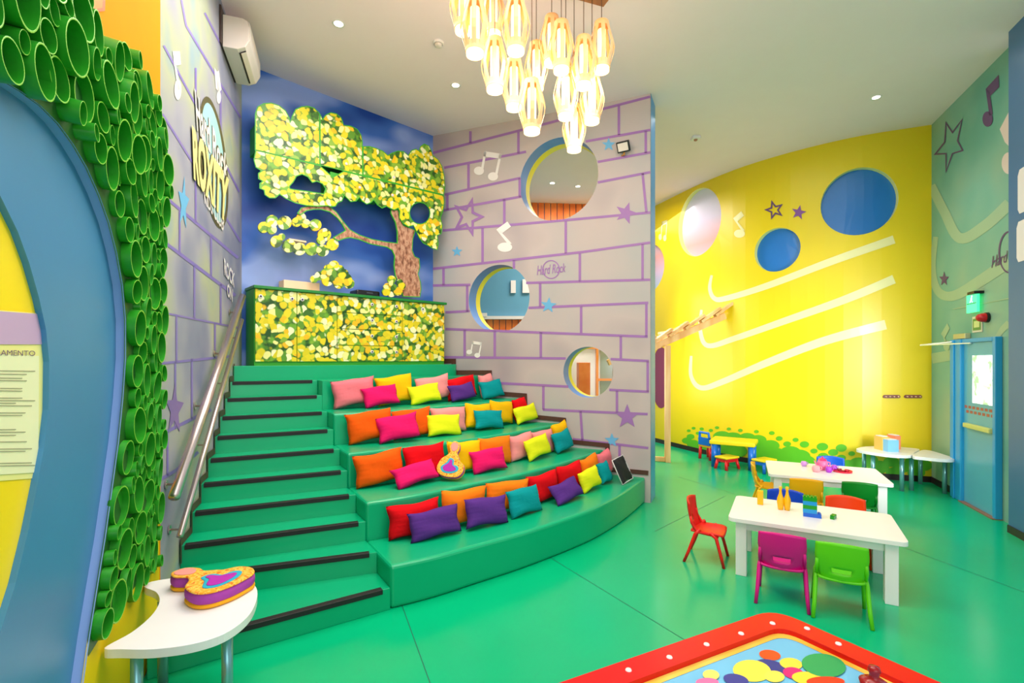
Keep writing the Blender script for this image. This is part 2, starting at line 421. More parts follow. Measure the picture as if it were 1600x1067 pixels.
# partition mural
Hs = [[(676, 239), (1016, 151)], [(694, 262), (812, 239), (822, 237)], [(915, 221), (1016, 203)], [(695, 304), (813, 278)], [(934, 253), (1016, 238)], [(691, 329), (815, 307)],
      [(934, 285), (1016, 269)], [(692, 360), (861, 346), (1016, 332)], [(676, 420), (908, 394), (1016, 379)], [(676, 446), (735, 445)], [(822, 442), (1016, 437)],
      [(696, 488), (734, 486)], [(826, 481), (1013, 473)], [(696, 514), (1012, 526)], [(690, 558), (884, 560)], [(954, 561), (1014, 564)], [(768, 598), (888, 604)],
      [(952, 609), (1014, 612)], [(848, 640), (1012, 647)], [(895, 686), (1013, 700)]]
Vs = [[(735, 205), (735, 224)], [(810, 204), (810, 240)], [(732, 256), (732, 295)], [(812, 278), (812, 308)], [(699, 304), (699, 328)], [(788, 311), (788, 351)], [(754, 356), (754, 410)],
      [(884, 345), (884, 396)], [(967, 164), (967, 211)], [(1009, 204), (1009, 239)], [(1004, 271), (1010, 332)], [(906, 341), (906, 343)], [(803, 406), (803, 420)], [(906, 395), (906, 440)],
      [(1004, 381), (1004, 437)], [(693, 419), (693, 446)], [(730, 446), (730, 487)], [(844, 442), (844, 480)], [(908, 478), (908, 521)], [(726, 515), (726, 557)], [(773, 517), (773, 557)],
      [(845, 519), (845, 559)], [(970, 525), (970, 561)], [(1010, 475), (1010, 526)], [(1012, 564), (1012, 612)], [(964, 610), (964, 645)], [(849, 603), (849, 640)], [(907, 642), (910, 688)], [(968, 696), (968, 733)]]
lines(WP, Hs + Vs, M_purple, 'brick_outline', wall_partition, 4)
for cx, cy, r, m, ro in ((978, 333, 18, M_purple, .3), (857, 477, 13, M_sky, 0.1), (951, 226, 11, M_sky, 0), (714, 393, 9, M_sky, 0), (980, 651, 20, M_purple, 0), (956, 688, 12, M_sky, 0)):
    wmesh(WP, [star(cx, cy, r, rot=ro)], m, 'painted_star', wall_partition, 0.005)
lines(WP, [star(731, 339, 22, 28, .3)], M_purple, 'outlined_star', wall_partition, 4, 0.006, closed=True)
def note2(wall, x, y, s, m, par, k=1.0, sk=0.0):
    T = lambda a, b: (x + a * s * k, y + b * s + a * s * sk)
    mb = MB()
    for lp in ([T(-.25, -1), T(1, -.8), T(.93, -.45), T(-.32, -.62)], [T(-.25, -1), T(-.08, -1), T(-.32, .4), T(-.5, .4)], [T(.82, -.8), T(1, -.8), T(.68, .75), T(.5, .75)]):
        q = wmesh(wall, [lp], None, None, None, 0.005); mb.add(q.v, q.f)
    for a, b in ((-.62, .4), (.38, .8)):
        cx, cy = T(a, b); q = wmesh(wall, [ell(cx, cy, .36 * s * k, .3 * s)], None, None, None, 0.006); mb.add(q.v, q.f)
    return mb.build('music_note', m, par)
def note1(wall, x, y, s, m, par, k=1.0, flip=1):
    T = lambda a, b: (x + a * s * k * flip, y + b * s)
    mb = MB()
    for lp in ([T(-.5, -.45), T(.25, -1), T(.5, -.65), T(-.1, -.2)], [T(-.5, -.45), T(-.18, -.3), T(.55, .5), T(.3, .55)]):
        q = wmesh(wall, [lp], None, None, None, 0.005); mb.add(q.v, q.f)
    cx, cy = T(.08, .75); q = wmesh(wall, [ell(cx, cy, .5 * s * k, .32 * s)], None, None, None, 0.006); mb.add(q.v, q.f)
    return mb.build('music_note', m, par)
note2(WP, 762, 258, 22, M_white, wall_partition)
note2(WP, 741, 545, 12.5, M_white, wall_partition)
note1(WP, 787, 369, 23, M_white, wall_partition)
lines(WP, [ell(861, 421, 13, 14, 32)], M_purple, 'logo_ring', wall_partition, 1.6, 0.004, closed=True)
text(WP, 'Hard Rock', [(839, 415), (884, 411), (884, 425), (839, 430)], M_purple, 'lettering', wall_partition, 0.006, shear=0.2, bold=0.01)

# skirting tiles climbing the partition and the stair wall
lines(WP, [[(690, 564), (709, 564), (709, 582), (765, 582), (765, 614), (820, 618), (821, 650), (881, 656), (881, 689), (949, 696), (950, 733), (1013, 739)]], M_skirt, 'skirting_tiles', wall_partition, 7, 0.012)

# ------------------------------------------------------------------ stairs and seating tiers
h_ = 0.162
def yk(k): return 3.67 + 0.265 * (k - 1) - 0.0035 * (k - 1) ** 2
def sx(y): return -0.892 - 0.652 * (y - 3.65)
def wlx(y): return E_[0] + (A_[0] - E_[0]) * (y - E_[1]) / (A_[1] - E_[1])
Lk = {}
for k, px in {10: 358, 9: 350, 8: 342, 7: 334, 6: 323, 5: 312, 4: 298, 3: 281}.items():
    t, z = WL.hit(px, 600); q = WL.at(t, 0); Lk[k] = (q.x, q.y)
Lk[2] = (wlx(3.455), 3.455); Lk[1] = E_; Lk[11] = (wlx(5.47), 5.47)
Rk = {k: (sx(yk(k)), yk(k)) for k in range(1, 11)}; Rk[11] = (-2.42, 6.0)
stairs = empty('staircase')
for k in range(1, 11):
    poly = [Lk[k], Rk[k], Rk[k + 1], Lk[k + 1]]
    if k == 1: poly = [(-2.12, 2.86), Rk[1], Rk[2], Lk[2], E_]
    mb = MB(); mb.prism(poly, 0, h_ * k)
    st = mb.build('step', M_step, stairs, bevel=0.006)
    a, b = Vector(Lk[k] + (0,)), Vector(Rk[k] + (0,))
    if k == 1: a = Vector((-2.12, 2.86, 0))
    d = (b - a).normalized(); n = Vector((d.y, -d.x, 0)); b = b - d * 0.06; a = a + d * 0.03
    q = [a + n * 0.008, b + n * 0.008, b - n * 0.045, a - n * 0.045]
    mb = MB(); mb.prism([(p.x, p.y) for p in q], h_ * k - 0.032, h_ * k + 0.004)
    mb.build('nosing_strip', M_black, st, bevel=0.003)
tag(stairs, 'green painted staircase with black nosing strips climbing along the grey mural wall', 'stairs')
skv = []
for k in range(3, 12):
    z0 = h_ * (k - 1); z1 = h_ * k
    t = WL.hit(*{i: (p, 600) for i, p in {10: 358, 9: 350, 8: 342, 7: 334, 6: 323, 5: 312, 4: 298, 3: 281, 11: 364}.items()}[k])[0]
    skv += [(t - 0.0, z0 + 0.035), (t - 0.0, z1 + 0.035)]
mb = MB(); vs, fs = ribbon(skv, 0.06); mb.add([WL.at(s, z, 0.012) for s, z in vs], [tuple(reversed(f)) for f in fs]); mb.build('skirting_tiles', M_skirt, wall_left)

tz = {i: h_ * 2 * i for i in range(1, 6)}
def cp(lst, z): return [tuple(P(x, y, z)[:2]) for x, y in lst]
curve = {
    1: [(sx(yk(1)), yk(1))] + cp([(677, 870), (740, 853), (820, 831), (897, 806), (937, 790), (976, 769)], tz[1]) + [(1.74, 6.43)],
    2: [(sx(yk(3)), yk(3))] + cp([(630, 779), (685, 769), (740, 757), (800, 745), (858, 731), (900, 719)], tz[2]) + [(1.246, 6.655)],
    3: [(sx(yk(5)), yk(5))] + cp([(600, 702), (672, 694), (740, 685), (809, 674)], tz[3]) + [(0.70, 6.905)],
    4: [(sx(yk(7)), yk(7))] + cp([(602, 643), (680, 636), (740, 631)], tz[4]) + [(0.14, 7.16)],
    5: [(sx(yk(9)), yk(9)), (-1.6, 6.07), (-0.95, 6.72), (-0.35, 7.386)],
    6: [(-2.42, 6.0), (-1.7, 6.68), (-1.05, 7.3), (-0.88, 7.5), (-0.86, 7.62)]}
curve[4] = [curve[4][0]] + [(x - .03, y + .08) for x, y in curve[4][1:-1]] + [curve[4][-1]]
curve[2] = [curve[2][0]] + [(x - .02, y + .05) for x, y in curve[2][1:-1]] + [curve[2][-1]]
tiers = empty('tiered_seating')
for i in range(1, 6):
    a = spline(curve[i], 6); b = spline(curve[i + 1], 6)
    poly = a + list(reversed(b))
    mb = MB(); mb.prism(poly, 0, tz[i] + (0.0 if i < 5 else 0))
    o = mb.build('seating_tier', M_step, tiers, bevel=0.028, seg=3)
ZP = 1.79
poly = [Lk[11]] + spline(curve[6], 4) + [B_, A_]
mb = MB(); mb.prism(poly, 0, ZP); mb.build('top_platform', M_step, tiers, bevel=0.02, seg=3)
tag(tiers, 'curved green seating tiers and top platform between the stairs and the brick mural partition', 'tiered seating')

# ------------------------------------------------------------------ grey mural wall decoration
M_ldp = M_lpurple
LLs = [[(291, 40), (376, 184)], [(256, 71), (306, 164), (374, 300)], [(254, 178), (306, 262), (376, 378)], [(320, 20), (376, 130)], [(280, -20), (291, 40)],
       {'p': dens([(254, 304), (372, 403)]), 'w': 4.5}, {'p': dens([(254, 376), (368, 462)]), 'w': 5}, [(253, 488), (372, 512)], {'p': dens([(250, 568), (366, 556)]), 'w': 4},
       {'p': dens([(249, 680), (285, 662), (330, 640)]), 'w': 5}, {'p': dens([(249, 750), (275, 735), (310, 706)]), 'w': 5},
       [(306, 106), (306, 164)], [(306, 262), (306, 348)], [(281, 330), (281, 396)], [(330, 368), (330, 432)], [(345, 140), (345, 242)], [(304, 414), (304, 498)], [(345, 444), (345, 506)],
       [(276, 493), (276, 566)], [(336, 505), (336, 559)], [(274, 566), (274, 670)], [(262, 674), (262, 744)], [(300, 560), (300, 655)]]
lines(WL, LLs, M_ldp, 'brick_outline', wall_left, 3)
wmesh(WL, [star(287, 318, 9, 44, .15)], M_sky, 'painted_star', wall_left, 0.004)
wmesh(WL, [star(273, 640, 15, 42, .05)], mat('violet_paint', (130, 104, 170), .5), 'painted_star', wall_left, 0.004)
mb = MB()
for lp in ([(270, 80), (281, 80), (283, 101), (272, 103)], [(272, 100), (275, 100), (282, 140), (278, 142)], ell(278, 140, 5.5, 16)):
    q = wmesh(WL, [lp], None, None, None, 0.004); mb.add(q.v, q.f)
mb.build('music_note', M_white, wall_left)
mb = MB()
for lp in ([(335, 105), (339, 112), (341, 142), (337, 138)], [(339, 112), (342, 110), (346, 140), (342, 146)], ell(342, 152, 3.5, 10)):
    q = wmesh(WL, [lp], None, None, None, 0.004); mb.add(q.v, q.f)
mb.build('music_note', M_white, wall_left)
# club logo
M_olive = mat('olive_brown_paint', (88, 82, 52), 0.5); M_lblue = mat('pale_blue_paint', (160, 208, 216), 0.5); M_cream = mat('cream_paint', (240, 228, 150), 0.5)
wmesh(WL, [ell(334, 254, 20, 104, 40, rot=-0.11)], M_olive, 'logo_disc', wall_left, 0.004)
wmesh(WL, [ell(334, 254, 16.5, 94, 40, rot=-0.11)], M_lblue, 'logo_disc', wall_left, 0.006)
for g, m, o in ((0.075, M_olive, 0.008), (0.025, M_white, 0.011)):
    text(WL, 'Hard Rock', [(304, 138), (357, 250), (355, 286), (308, 204)], m, 'lettering', wall_left, o, shear=0, bold=g)
for g, m, o in ((0.09, M_olive, 0.012), (0.045, M_cream, 0.015)):
    text(WL, 'ROXITY', [(300, 194), (358, 280), (354, 352), (303, 280)], m, 'lettering', wall_left, o, bold=g)
text(WL, 'KIDS CLUB', [(318, 292), (351, 342), (349, 362), (320, 318)], M_white, 'lettering', wall_left, 0.009, bold=0.02)
for g, m, o in ((0.07, M_ldp, 0.006), (0.03, M_white, 0.009)):
    text(WL, 'ROCK', [(350, 402), (367, 428), (366, 450), (351, 430)], m, 'lettering', wall_left, o, bold=g)
    text(WL, 'ON', [(355, 442), (364, 452), (363, 472), (355, 462)], m, 'lettering', wall_left, o, bold=g)

# ------------------------------------------------------------------ pipe clad wall and arch
def s_of(loop, off=0): return [WG.hit(x, y, off) for x, y in loop]
outer = s_of([(0, 125), (30, 143), (60, 165), (88, 193), (112, 226), (133, 262), (152, 304), (168, 348), (180, 395), (189, 445), (194, 500), (194, 560), (190, 620), (183, 690), (174, 755), (162, 840), (149, 920), (137, 995), (127, 1067), (119, 1110)])
inner = s_of([(0, 305), (28, 362), (46, 412), (61, 465), (72, 515), (77, 565), (76, 640), (69, 700), (58, 760), (44, 830), (25, 910), (0, 990)], -0.035)
sc_ = min(p[0] for p in outer) - 0.28
def close(lp): return lp + [(2 * sc_ - s, z) for s, z in reversed(lp)]
O1 = close(outer)
i0 = min(p[0] for p in inner); I1 = inner + [(2 * i0 - 0.5 - s - 0.0, z) for s, z in reversed(inner)]
M_oy = mat('amber_wall_paint', (240, 146, 0), 0.8, spec=.1, vary=0.06)
M_by = mat('lemon_panel_paint', (255, 222, 0), 0.35, vary=0.03)
mb = MB(); Lg = WG.len
vs, fs = fill2d([[(-0.6, 0), (Lg, 0), (Lg, ZT), (-0.6, ZT)], O1]); mb.add([WG.at(t, z, 0) for t, z in vs], fs)
wall_entrance = tag(mb.build('wall_entrance', M_oy), kind='structure')
k = len(O1); mb = MB()
mb.add([WG.at(t, z, 0.008) for t, z in O1] + [WG.at(t, z, -0.035) for t, z in O1], [(i, (i + 1) % k, k + (i + 1) % k, k + i) for i in range(k)])
mb.build('arch_reveal', mat('periwinkle_paint', (136, 168, 226), 0.4), wall_entrance, True)
M_ring = mat('arch_blue_paint', (62, 132, 180), 0.4, vary=0.12, vscale=1.5)
mb = MB(); vs, fs = fill2d([O1, I1]); mb.add([WG.at(t, z, -0.035) for t, z in vs], fs)
k = len(I1); mb.add([WG.at(t, z, -0.035) for t, z in I1] + [WG.at(t, z, -0.055) for t, z in I1], [(i, (i + 1) % k, k + (i + 1) % k, k + i) for i in range(k)])
mb.build('arch_ring', M_ring, wall_entrance)
mb = MB(); mb.add([WG.at(t, z, -0.055) for t, z in ((-0.6, 0), (Lg, 0), (Lg, 5), (-0.6, 5))], [(0, 1, 2, 3)]); mb.build('yellow_panel', M_by, wall_entrance)
wmesh(WG, [[(122, -12), (125, 8), (133, 16), (150, 19), (164, 17), (165, -5), (160, -14)]], mat('burnt_orange_paint', (190, 96, 20), .5), 'painted_shape', wall_entrance, 0.004)
wmesh(WG, [[(126, -14), (129, 6), (136, 12), (150, 14), (160, 12), (161, -5), (156, -14)]], mat('orange_paint', (240, 130, 20), .5), 'painted_shape', wall_entrance, 0.006)
wmesh(WG, [[(116, 1180), (127, 1067), (137, 995), (149, 920), (162, 840), (175, 755), (249, 600), (249, 1005), (222, 1062), (160, 1180)]], mat('golden_wall_paint', (244, 204, 4), .6, spec=.2), 'lower_yellow_paint', wall_entrance, 0.0022)
# rules poster inside the arch
po = empty('rules_poster')
wmesh(WG, [[(-60, 480), (69, 490), (76, 560), (77, 640), (68, 746), (-60, 756)]], mat('poster_yellow_paper', (240, 236, 150), .5), 'border', po, -0.053)
wmesh(WG, [[(-60, 550), (61, 556), (60, 738), (-60, 745)]], mat('poster_pale_paper', (238, 240, 196), .5), 'sheet', po, -0.051)
wmesh(WG, [[(-60, 482), (66, 491), (71, 538), (-60, 538)]], mat('lilac_print', (196, 164, 204), .5), 'banner', po, -0.0505)
text(WG, 'REGLAMENTO', [(-28, 546), (55, 548), (55, 556), (-28, 555)], M_dpurple, 'lettering', po, -0.049)
M_ink = mat('grey_ink', (140, 140, 110), .6); random.seed(5); mb = MB()
for y in (580, 585, 591, 595, 607, 611, 622, 626, 630, 634, 645, 649, 671, 675, 680, 690, 701, 705, 723, 727):
    x = random.choice([25, 40, 42, 50, 55, 35]); q, f = ribbon(dens([(-40, y - (645 - y) * .02), (x, y)], 10), 1.2); mb.add([WG.w(a, b, -0.049) for a, b in q], f)
mb.build('text_lines', M_ink, po)
tag(rebase(po), 'pale yellow rules poster headed REGLAMENTO inside the blue arch', 'poster')

# pipes
M_pipe = mat('green_plastic_pipe', (38, 148, 30), 0.33, vary=0.12, vscale=7)
M_rim = mat('lime_pipe_rim', (128, 200, 60), 0.4)
reg = [(-60, -90), (120, -90), (128, 0), (137, 42), (163, 62), (200, 82), (212, 125), (230, 160), (241, 185), (250, 212), (251, 500), (246, 700), (242, 890), (212, 915), (188, 952), (160, 990), (138, 1015), (146, 950), (167, 830), (184, 715), (197, 610), (200, 515), (195, 440), (181, 365), (158, 292), (116, 214), (66, 158), (6, 116), (-60, 78)]
regs = s_of(reg); random.seed(11); circ_ = []
x0, x1 = min(p[0] for p in regs), max(p[0] for p in regs); z0, z1 = min(p[1] for p in regs), max(p[1] for p in regs)
for r, tries in ((0.098, 260), (0.088, 700), (0.076, 900), (0.064, 2500), (0.054, 5000), (0.045, 9000), (0.036, 12000)):
    for _ in range(tries):
        s, z = random.uniform(x0, x1), random.uniform(z0, z1)
        if not all(inside(q, regs) for q in ((s, z), (s - .4 * r, z), (s, z - .4 * r), (s - .3 * r, z - .3 * r), (s + .45 * r, z), (s - .4 * r, z + .4 * r))): continue
        if len(circ_) >= 298: break
        if all((s - a) ** 2 + (z - b) ** 2 > ((r + c) * 0.94) ** 2 for a, b, c in circ_): circ_.append((s, z, r))
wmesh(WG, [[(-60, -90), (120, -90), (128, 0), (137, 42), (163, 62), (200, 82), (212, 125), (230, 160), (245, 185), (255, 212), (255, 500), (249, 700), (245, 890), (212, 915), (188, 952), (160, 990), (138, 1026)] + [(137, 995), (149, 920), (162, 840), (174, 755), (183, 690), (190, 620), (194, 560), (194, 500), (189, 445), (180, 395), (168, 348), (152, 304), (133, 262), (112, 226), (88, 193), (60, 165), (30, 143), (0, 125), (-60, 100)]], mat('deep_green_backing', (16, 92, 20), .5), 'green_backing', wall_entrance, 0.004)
proto = None; ng = WG.seg[0][2]
ang = math.atan2(ng.y, ng.x)
for i, (s, z, r) in enumerate(circ_):
    if proto is None:
        mb = MB(); n = 28
        mb.lathe([(1.0, 0), (1.0, 1.0)], n=n); mb.lathe([(0.93, 1.0), (0.93, 0.02)], n=n); mb.lathe([(0.93, 0.02), (0.001, 0.02)], n=n)
        o = mb.build('green_pipe', M_pipe, smooth=True)
        mb = MB(); mb.lathe([(1.0, 1.0), (0.965, 1.012), (0.93, 1.0)], n=n); mb.build('rim', M_rim, o, smooth=True)
        proto = o
    else: o = copy_tree(proto)
    p = WG.at(s, z, 0.0); o.location = p
    tilt = random.uniform(-0.10, 0.10)
    o.rotation_euler = (0, R(90) + random.uniform(-.06, .10), ang + tilt)
    L = random.uniform(0.028, 0.05) + (0.035 if z > 2.75 else 0) * random.random(); o.scale = (r, r, L)
    tag(o, 'short open-ended green pipe stub standing out from the wall around the blue arch', 'pipe', 'green pipe stubs cladding the arch wall')

# ------------------------------------------------------------------ yellow curved wall with round windows
M_wblue = mat('blue_acrylic', (36, 118, 200), 0.25, vary=0.05)
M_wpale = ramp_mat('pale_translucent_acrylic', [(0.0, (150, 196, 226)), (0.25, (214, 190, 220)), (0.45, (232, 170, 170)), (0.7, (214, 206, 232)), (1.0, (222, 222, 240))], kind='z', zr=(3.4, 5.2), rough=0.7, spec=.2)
yh = []
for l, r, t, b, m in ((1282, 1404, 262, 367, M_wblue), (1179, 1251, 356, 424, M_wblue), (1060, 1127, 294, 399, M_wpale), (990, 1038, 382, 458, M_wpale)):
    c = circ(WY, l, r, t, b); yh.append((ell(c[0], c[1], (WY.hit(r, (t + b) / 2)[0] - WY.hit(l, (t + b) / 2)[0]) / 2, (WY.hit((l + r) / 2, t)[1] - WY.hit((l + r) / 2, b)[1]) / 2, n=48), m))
wall_play = wall_obj('wall_play_area', WY, M_yellow, [y[0] for y in yh], th=0.14, grid=(0.25, 0.5))
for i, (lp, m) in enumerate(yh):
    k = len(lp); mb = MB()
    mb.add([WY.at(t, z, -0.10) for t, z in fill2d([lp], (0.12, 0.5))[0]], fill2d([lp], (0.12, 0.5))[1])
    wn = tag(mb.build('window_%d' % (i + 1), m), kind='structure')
    mb = MB(); mb.add([WY.at(t, z, 0) for t, z in lp] + [WY.at(t, z, -0.11) for t, z in lp], [(i2, (i2 + 1) % k, k + (i2 + 1) % k, k + i2) for i2 in range(k)])
    mb.build('window_reveal', mat('pale_yellow_reveal', (240, 240, 150), .4), wn, True)
M_swoosh = mat('pale_swoosh_paint', (238, 232, 168), 0.3)
for pts, w0, w1 in (([(1112, 430), (1109, 450), (1116, 466), (1135, 466), (1200, 446), (1300, 408), (1397, 374)], 4, 13),
                    ([(1096, 484), (1094, 515), (1106, 540), (1150, 528), (1230, 500), (1320, 468), (1397, 436)], 4, 14),
                    ([(1080, 556), (1080, 588), (1096, 606), (1130, 596), (1200, 566), (1290, 532), (1384, 507)], 4, 15)):
    q = spline(pts, 8); n = len(q)
    lines(WY, [{'p': q, 'w': [w0 + (w1 - w0) * i / (n - 1) for i in range(n)]}], M_swoosh, 'painted_swoosh', wall_play, off=0.004)
lines(WY, [star(1210, 328, 13, 13, -.3)], M_dpurple, 'outlined_star', wall_play, 2.6, 0.006, closed=True)
wmesh(WY, [star(1248, 332, 12, 12, .2)], mat('violet_star_paint', (128, 76, 150), .5), 'painted_star', wall_play, 0.006)
note1(WY, 1154, 350, 20, M_swoosh, wall_play, 0.85); note2(WY, 1036, 361, 16, M_swoosh, wall_play, 0.45, -.3)
M_bush = mat('leaf_green_paint', (92, 182, 32), 0.4, vary=0.1)
mb = MB(); random.seed(3); j = 0
dots = [(262, 743, 11), (307, 747, 12), (392, 740, 12), (458, 747, 12), (522, 755, 13), (611, 762, 14), (697, 770, 16), (738, 800, 19), (829, 808, 17), (878, 833, 26), (782, 831, 22), (978, 846, 32), (931, 870, 20),
        (1083, 853, 31), (1038, 878, 28), (1141, 884, 19), (982, 900, 30), (1083, 908, 26), (358, 755, 12), (286, 771, 12), (235, 757, 11), (245, 790, 22), (300, 800, 14), (340, 812, 12)]
for x, y, r in dots:
    q = wmesh(WY, [ell(1010 + x / 3.556, 460 + y / 3.556, r / 3.556, r / 3.556 * .68, 16)], None, None, None, 0.004 + 0.0003 * (j % 5)); j += 1; mb.add(q.v, q.f)
blobs = [(225, 812, 28), (260, 830, 36), (310, 840, 40), (360, 850, 44), (420, 790, 50), (480, 800, 55), (560, 800, 50), (620, 810, 48), (420, 850, 60), (500, 870, 60), (690, 840, 50), (640, 880, 70), (720, 890, 60), (800, 880, 60), (850, 900, 62),
         (880, 930, 60), (760, 950, 70), (700, 960, 60), (990, 950, 50), (1060, 960, 55), (1120, 950, 50), (1180, 940, 56), (1240, 920, 48), (1200, 1000, 70), (1100, 1000, 60), (1290, 960, 60), (1360, 930, 45), (1420, 960, 50), (1480, 930, 46), (1540, 950, 50), (1380, 990, 50), (1500, 990, 50)]
for x, y, r in blobs:
    q = wmesh(WY, [ell(1010 + x / 3.556, 460 + y / 3.556, r / 3.556, r / 3.556 * .62, 20)], None, None, None, 0.004 + 0.0003 * (j % 7), grid=(0.15, 0.3)); j += 1; mb.add(q.v, q.f)
mb.build('painted_bushes', M_bush, wall_play)
def skirting(name, wall, t0, t1, hgt=0.09):
    mb = MB(); n = max(1, int((t1 - t0) / 0.12)) if len(wall.seg) > 1 else 1
    for i in range(n):
        a, b = t0 + (t1 - t0) * i / n, t0 + (t1 - t0) * (i + 1) / n
        mb.add([wall.at(a, 0, .012), wall.at(b, 0, .012), wall.at(b, hgt, .012), wall.at(a, hgt, .012), wall.at(a, hgt, 0), wall.at(b, hgt, 0)], [(0, 1, 2, 3), (3, 2, 5, 4)])
    return tag(mb.build(name, mat('dark_skirting', (44, 28, 28), .4)), kind='structure')
skirting('baseboard_play_area', WY, 0.5, WY.len)

# ------------------------------------------------------------------ green mural wall with the door
wall_right = wall_obj('wall_right', WR, M_teal)
skirting('baseboard_right', WR, 0, WR.hit(1494, 700)[0]); 
M_sw2 = mat('pale_sage_paint', (160, 190, 154), 0.45)
for pts, w0, w1 in (([(1455, 290), (1475, 330), (1500, 372), (1540, 352), (1577, 318)], 14, 18), ([(1462, 370), (1457, 420), (1466, 455), (1490, 462), (1530, 440), (1577, 408)], 8, 20), ([(1456, 560), (1480, 556), (1494, 552)], 16, 16), ([(1556, 530), (1566, 515), (1577, 505)], 6, 12)):
    q = spline(pts, 8); n = len(q)
    lines(WR, [{'p': q, 'w': [w0 + (w1 - w0) * i / (n - 1) for i in range(n)]}], M_sw2, 'painted_swoosh', wall_right, off=0.003)
lines(WR, [[(1478, 192), (1488, 207), (1503, 187), (1496, 220), (1504, 235), (1488, 240), (1478, 268), (1478, 240), (1461, 241), (1476, 222)]], M_dpurple, 'outlined_star', wall_right, 2.2, 0.005, closed=True)
wmesh(WR, [star(1475, 436, 8, 12)], M_dpurple, 'painted_star', wall_right, 0.005)
mb = MB()
for lp in ([(1540, 139), (1560, 117), (1561, 136), (1547, 150)], [(1540, 139), (1546, 143), (1551, 178), (1546, 182)], ell(1543, 186, 8, 12)):
    q = wmesh(WR, [lp], None, None, None, 0.005); mb.add(q.v, q.f)
mb.build('music_note', M_dpurple, wall_right)
mb = MB()
for lp in ([(1576, 175), (1562, 202), (1570, 222), (1576, 228)], ell(1576, 255, 11, 17)):
    q = wmesh(WR, [lp], None, None, None, 0.004); mb.add(q.v, q.f)
mb.build('music_note', mat('blush_paint', (226, 206, 196), .5), wall_right)
mb = MB()
for lp in ([(1480, 505), (1484, 513), (1476, 528), (1470, 522)], [(1470, 518), (1474, 526), (1481, 535), (1478, 538)], ell(1479, 540, 5, 8)):
    q = wmesh(WR, [lp], None, None, None, 0.005); mb.add(q.v, q.f)
mb.build('music_note', M_sw2, wall_right)
lines(WR, [[p for p in ell(1577, 394, 16, 32, 40)][8:33]], M_dpurple, 'logo_ring', wall_right, 2.4, 0.005)
text(WR, 'Hard Rock', [(1549, 401), (1602, 380), (1602, 398), (1549, 419)], M_dpurple, 'lettering', wall_right, 0.007, shear=0.25, bold=0.01)
lines(WR, [[(1489, 483), (1577, 466)]], M_sw2, 'surface_cable', wall_right, 1.4, 0.006)

M_door = mat('door_blue_paint', (94, 178, 204), 0.3, vary=0.05); M_frame = mat('frame_blue_paint', (40, 160, 220), 0.3)
def q4(wall, x0, y0, x1, y1, x2, y2, x3, y3): return [wall.hit(a, b) for a, b in ((x0, y0), (x1, y1), (x2, y2), (x3, y3))]
s0 = WR.hit(1496, 600)[0]; s1 = WR.hit(1513, 600)[0]; s2 = WR.hit(1562, 600)[0]; s3 = WR.hit(1567, 600)[0]
zd = WR.hit(1540, 521)[1]; zd = 2.13
def wbox(wall, a, b, z0, z1, o0, o1, m, name, parent, bevel=0.0):
    mb = MB(); v = [wall.at(a, z0, o1), wall.at(b, z0, o1), wall.at(b, z1, o1), wall.at(a, z1, o1), wall.at(a, z0, o0), wall.at(b, z0, o0), wall.at(b, z1, o0), wall.at(a, z1, o0)]
    mb.add(v, [(0, 1, 2, 3), (5, 4, 7, 6), (4, 0, 3, 7), (1, 5, 6, 2), (3, 2, 6, 7), (4, 5, 1, 0)]); return mb.build(name, m, parent, bevel=bevel)
door = tag(wbox(WR, s1, s2, 0.012, zd - 0.05, 0.003, 0.045, M_door, 'door_1', None, 0.004), kind='structure')
wbox(WR, s0, s1, 0, zd, 0.0, 0.085, M_frame, 'door_frame', door, 0.012); wbox(WR, s2, s3, 0, zd, 0.0, 0.07, M_frame, 'door_frame', door, 0.008); wbox(WR, s1, s2, zd - 0.05, zd, 0.0, 0.07, M_frame, 'door_frame', door, 0.006)
wbox(WR, s0 + 0.10, s0 + 0.14, 0, zd - 0.01, 0.085, 0.10, M_frame, 'door_frame', door, 0.004)
ga, gb = WR.hit(1527, 600)[0], WR.hit(1561, 600)[0]; gz1 = WR.hit(1544, 555)[1]; gz0 = WR.hit(1544, 632)[1]
M_glass = mat('daylit_glass', (246, 255, 250), 0.1, emit=1.3, vary=0.0)
wbox(WR, ga, gb, gz0, gz1, 0.045, 0.050, ramp_mat('daylit_garden_glass', [(0.36, (150, 186, 150)), (0.45, (224, 240, 226)), (0.56, (255, 255, 255))], 9, 0.1), 'door_glass', door)
g_ = MATS['daylit_garden_glass'].node_tree; b_ = g_.nodes['Principled BSDF']; g_.links.new(g_.nodes['Color Ramp'].outputs[0], b_.inputs['Emission Color']); b_.inputs['Emission Strength'].default_value = 1.0
wbox(WR, WR.hit(1519, 600)[0], WR.hit(1562, 600)[0], 0.99, 1.05, 0.047, 0.10, mat('pale_yellow_bar', (206, 212, 130), .35), 'push_bar', door, 0.01)
M_brick = mat('terracotta_print', (176, 92, 78), .5)
mb = MB()
for i in range(7):
    for r_, z in ((0, 1.235), (1, 1.175)):
        a = s1 + 0.02 + i * (s2 - s1 - 0.04) / 7 + r_ * 0.04; b = a + (s2 - s1) / 7 - 0.035
        mb.add([WR.at(a, z, .0465), WR.at(min(b, s2 - .01), z, .0465), WR.at(min(b, s2 - .01), z + .035, .0465), WR.at(a, z + .035, .0465)], [(0, 1, 2, 3)])
mb.build('door_sticker', M_brick, door)
cz = zd + 0.0
wbox(WR, s0 + 0.03, s0 + 0.36, cz + 0.005, cz + 0.075, 0.0, 0.06, mat('aluminium_closer', (200, 196, 150), .35, metal=.4), 'door_closer', door, 0.006)
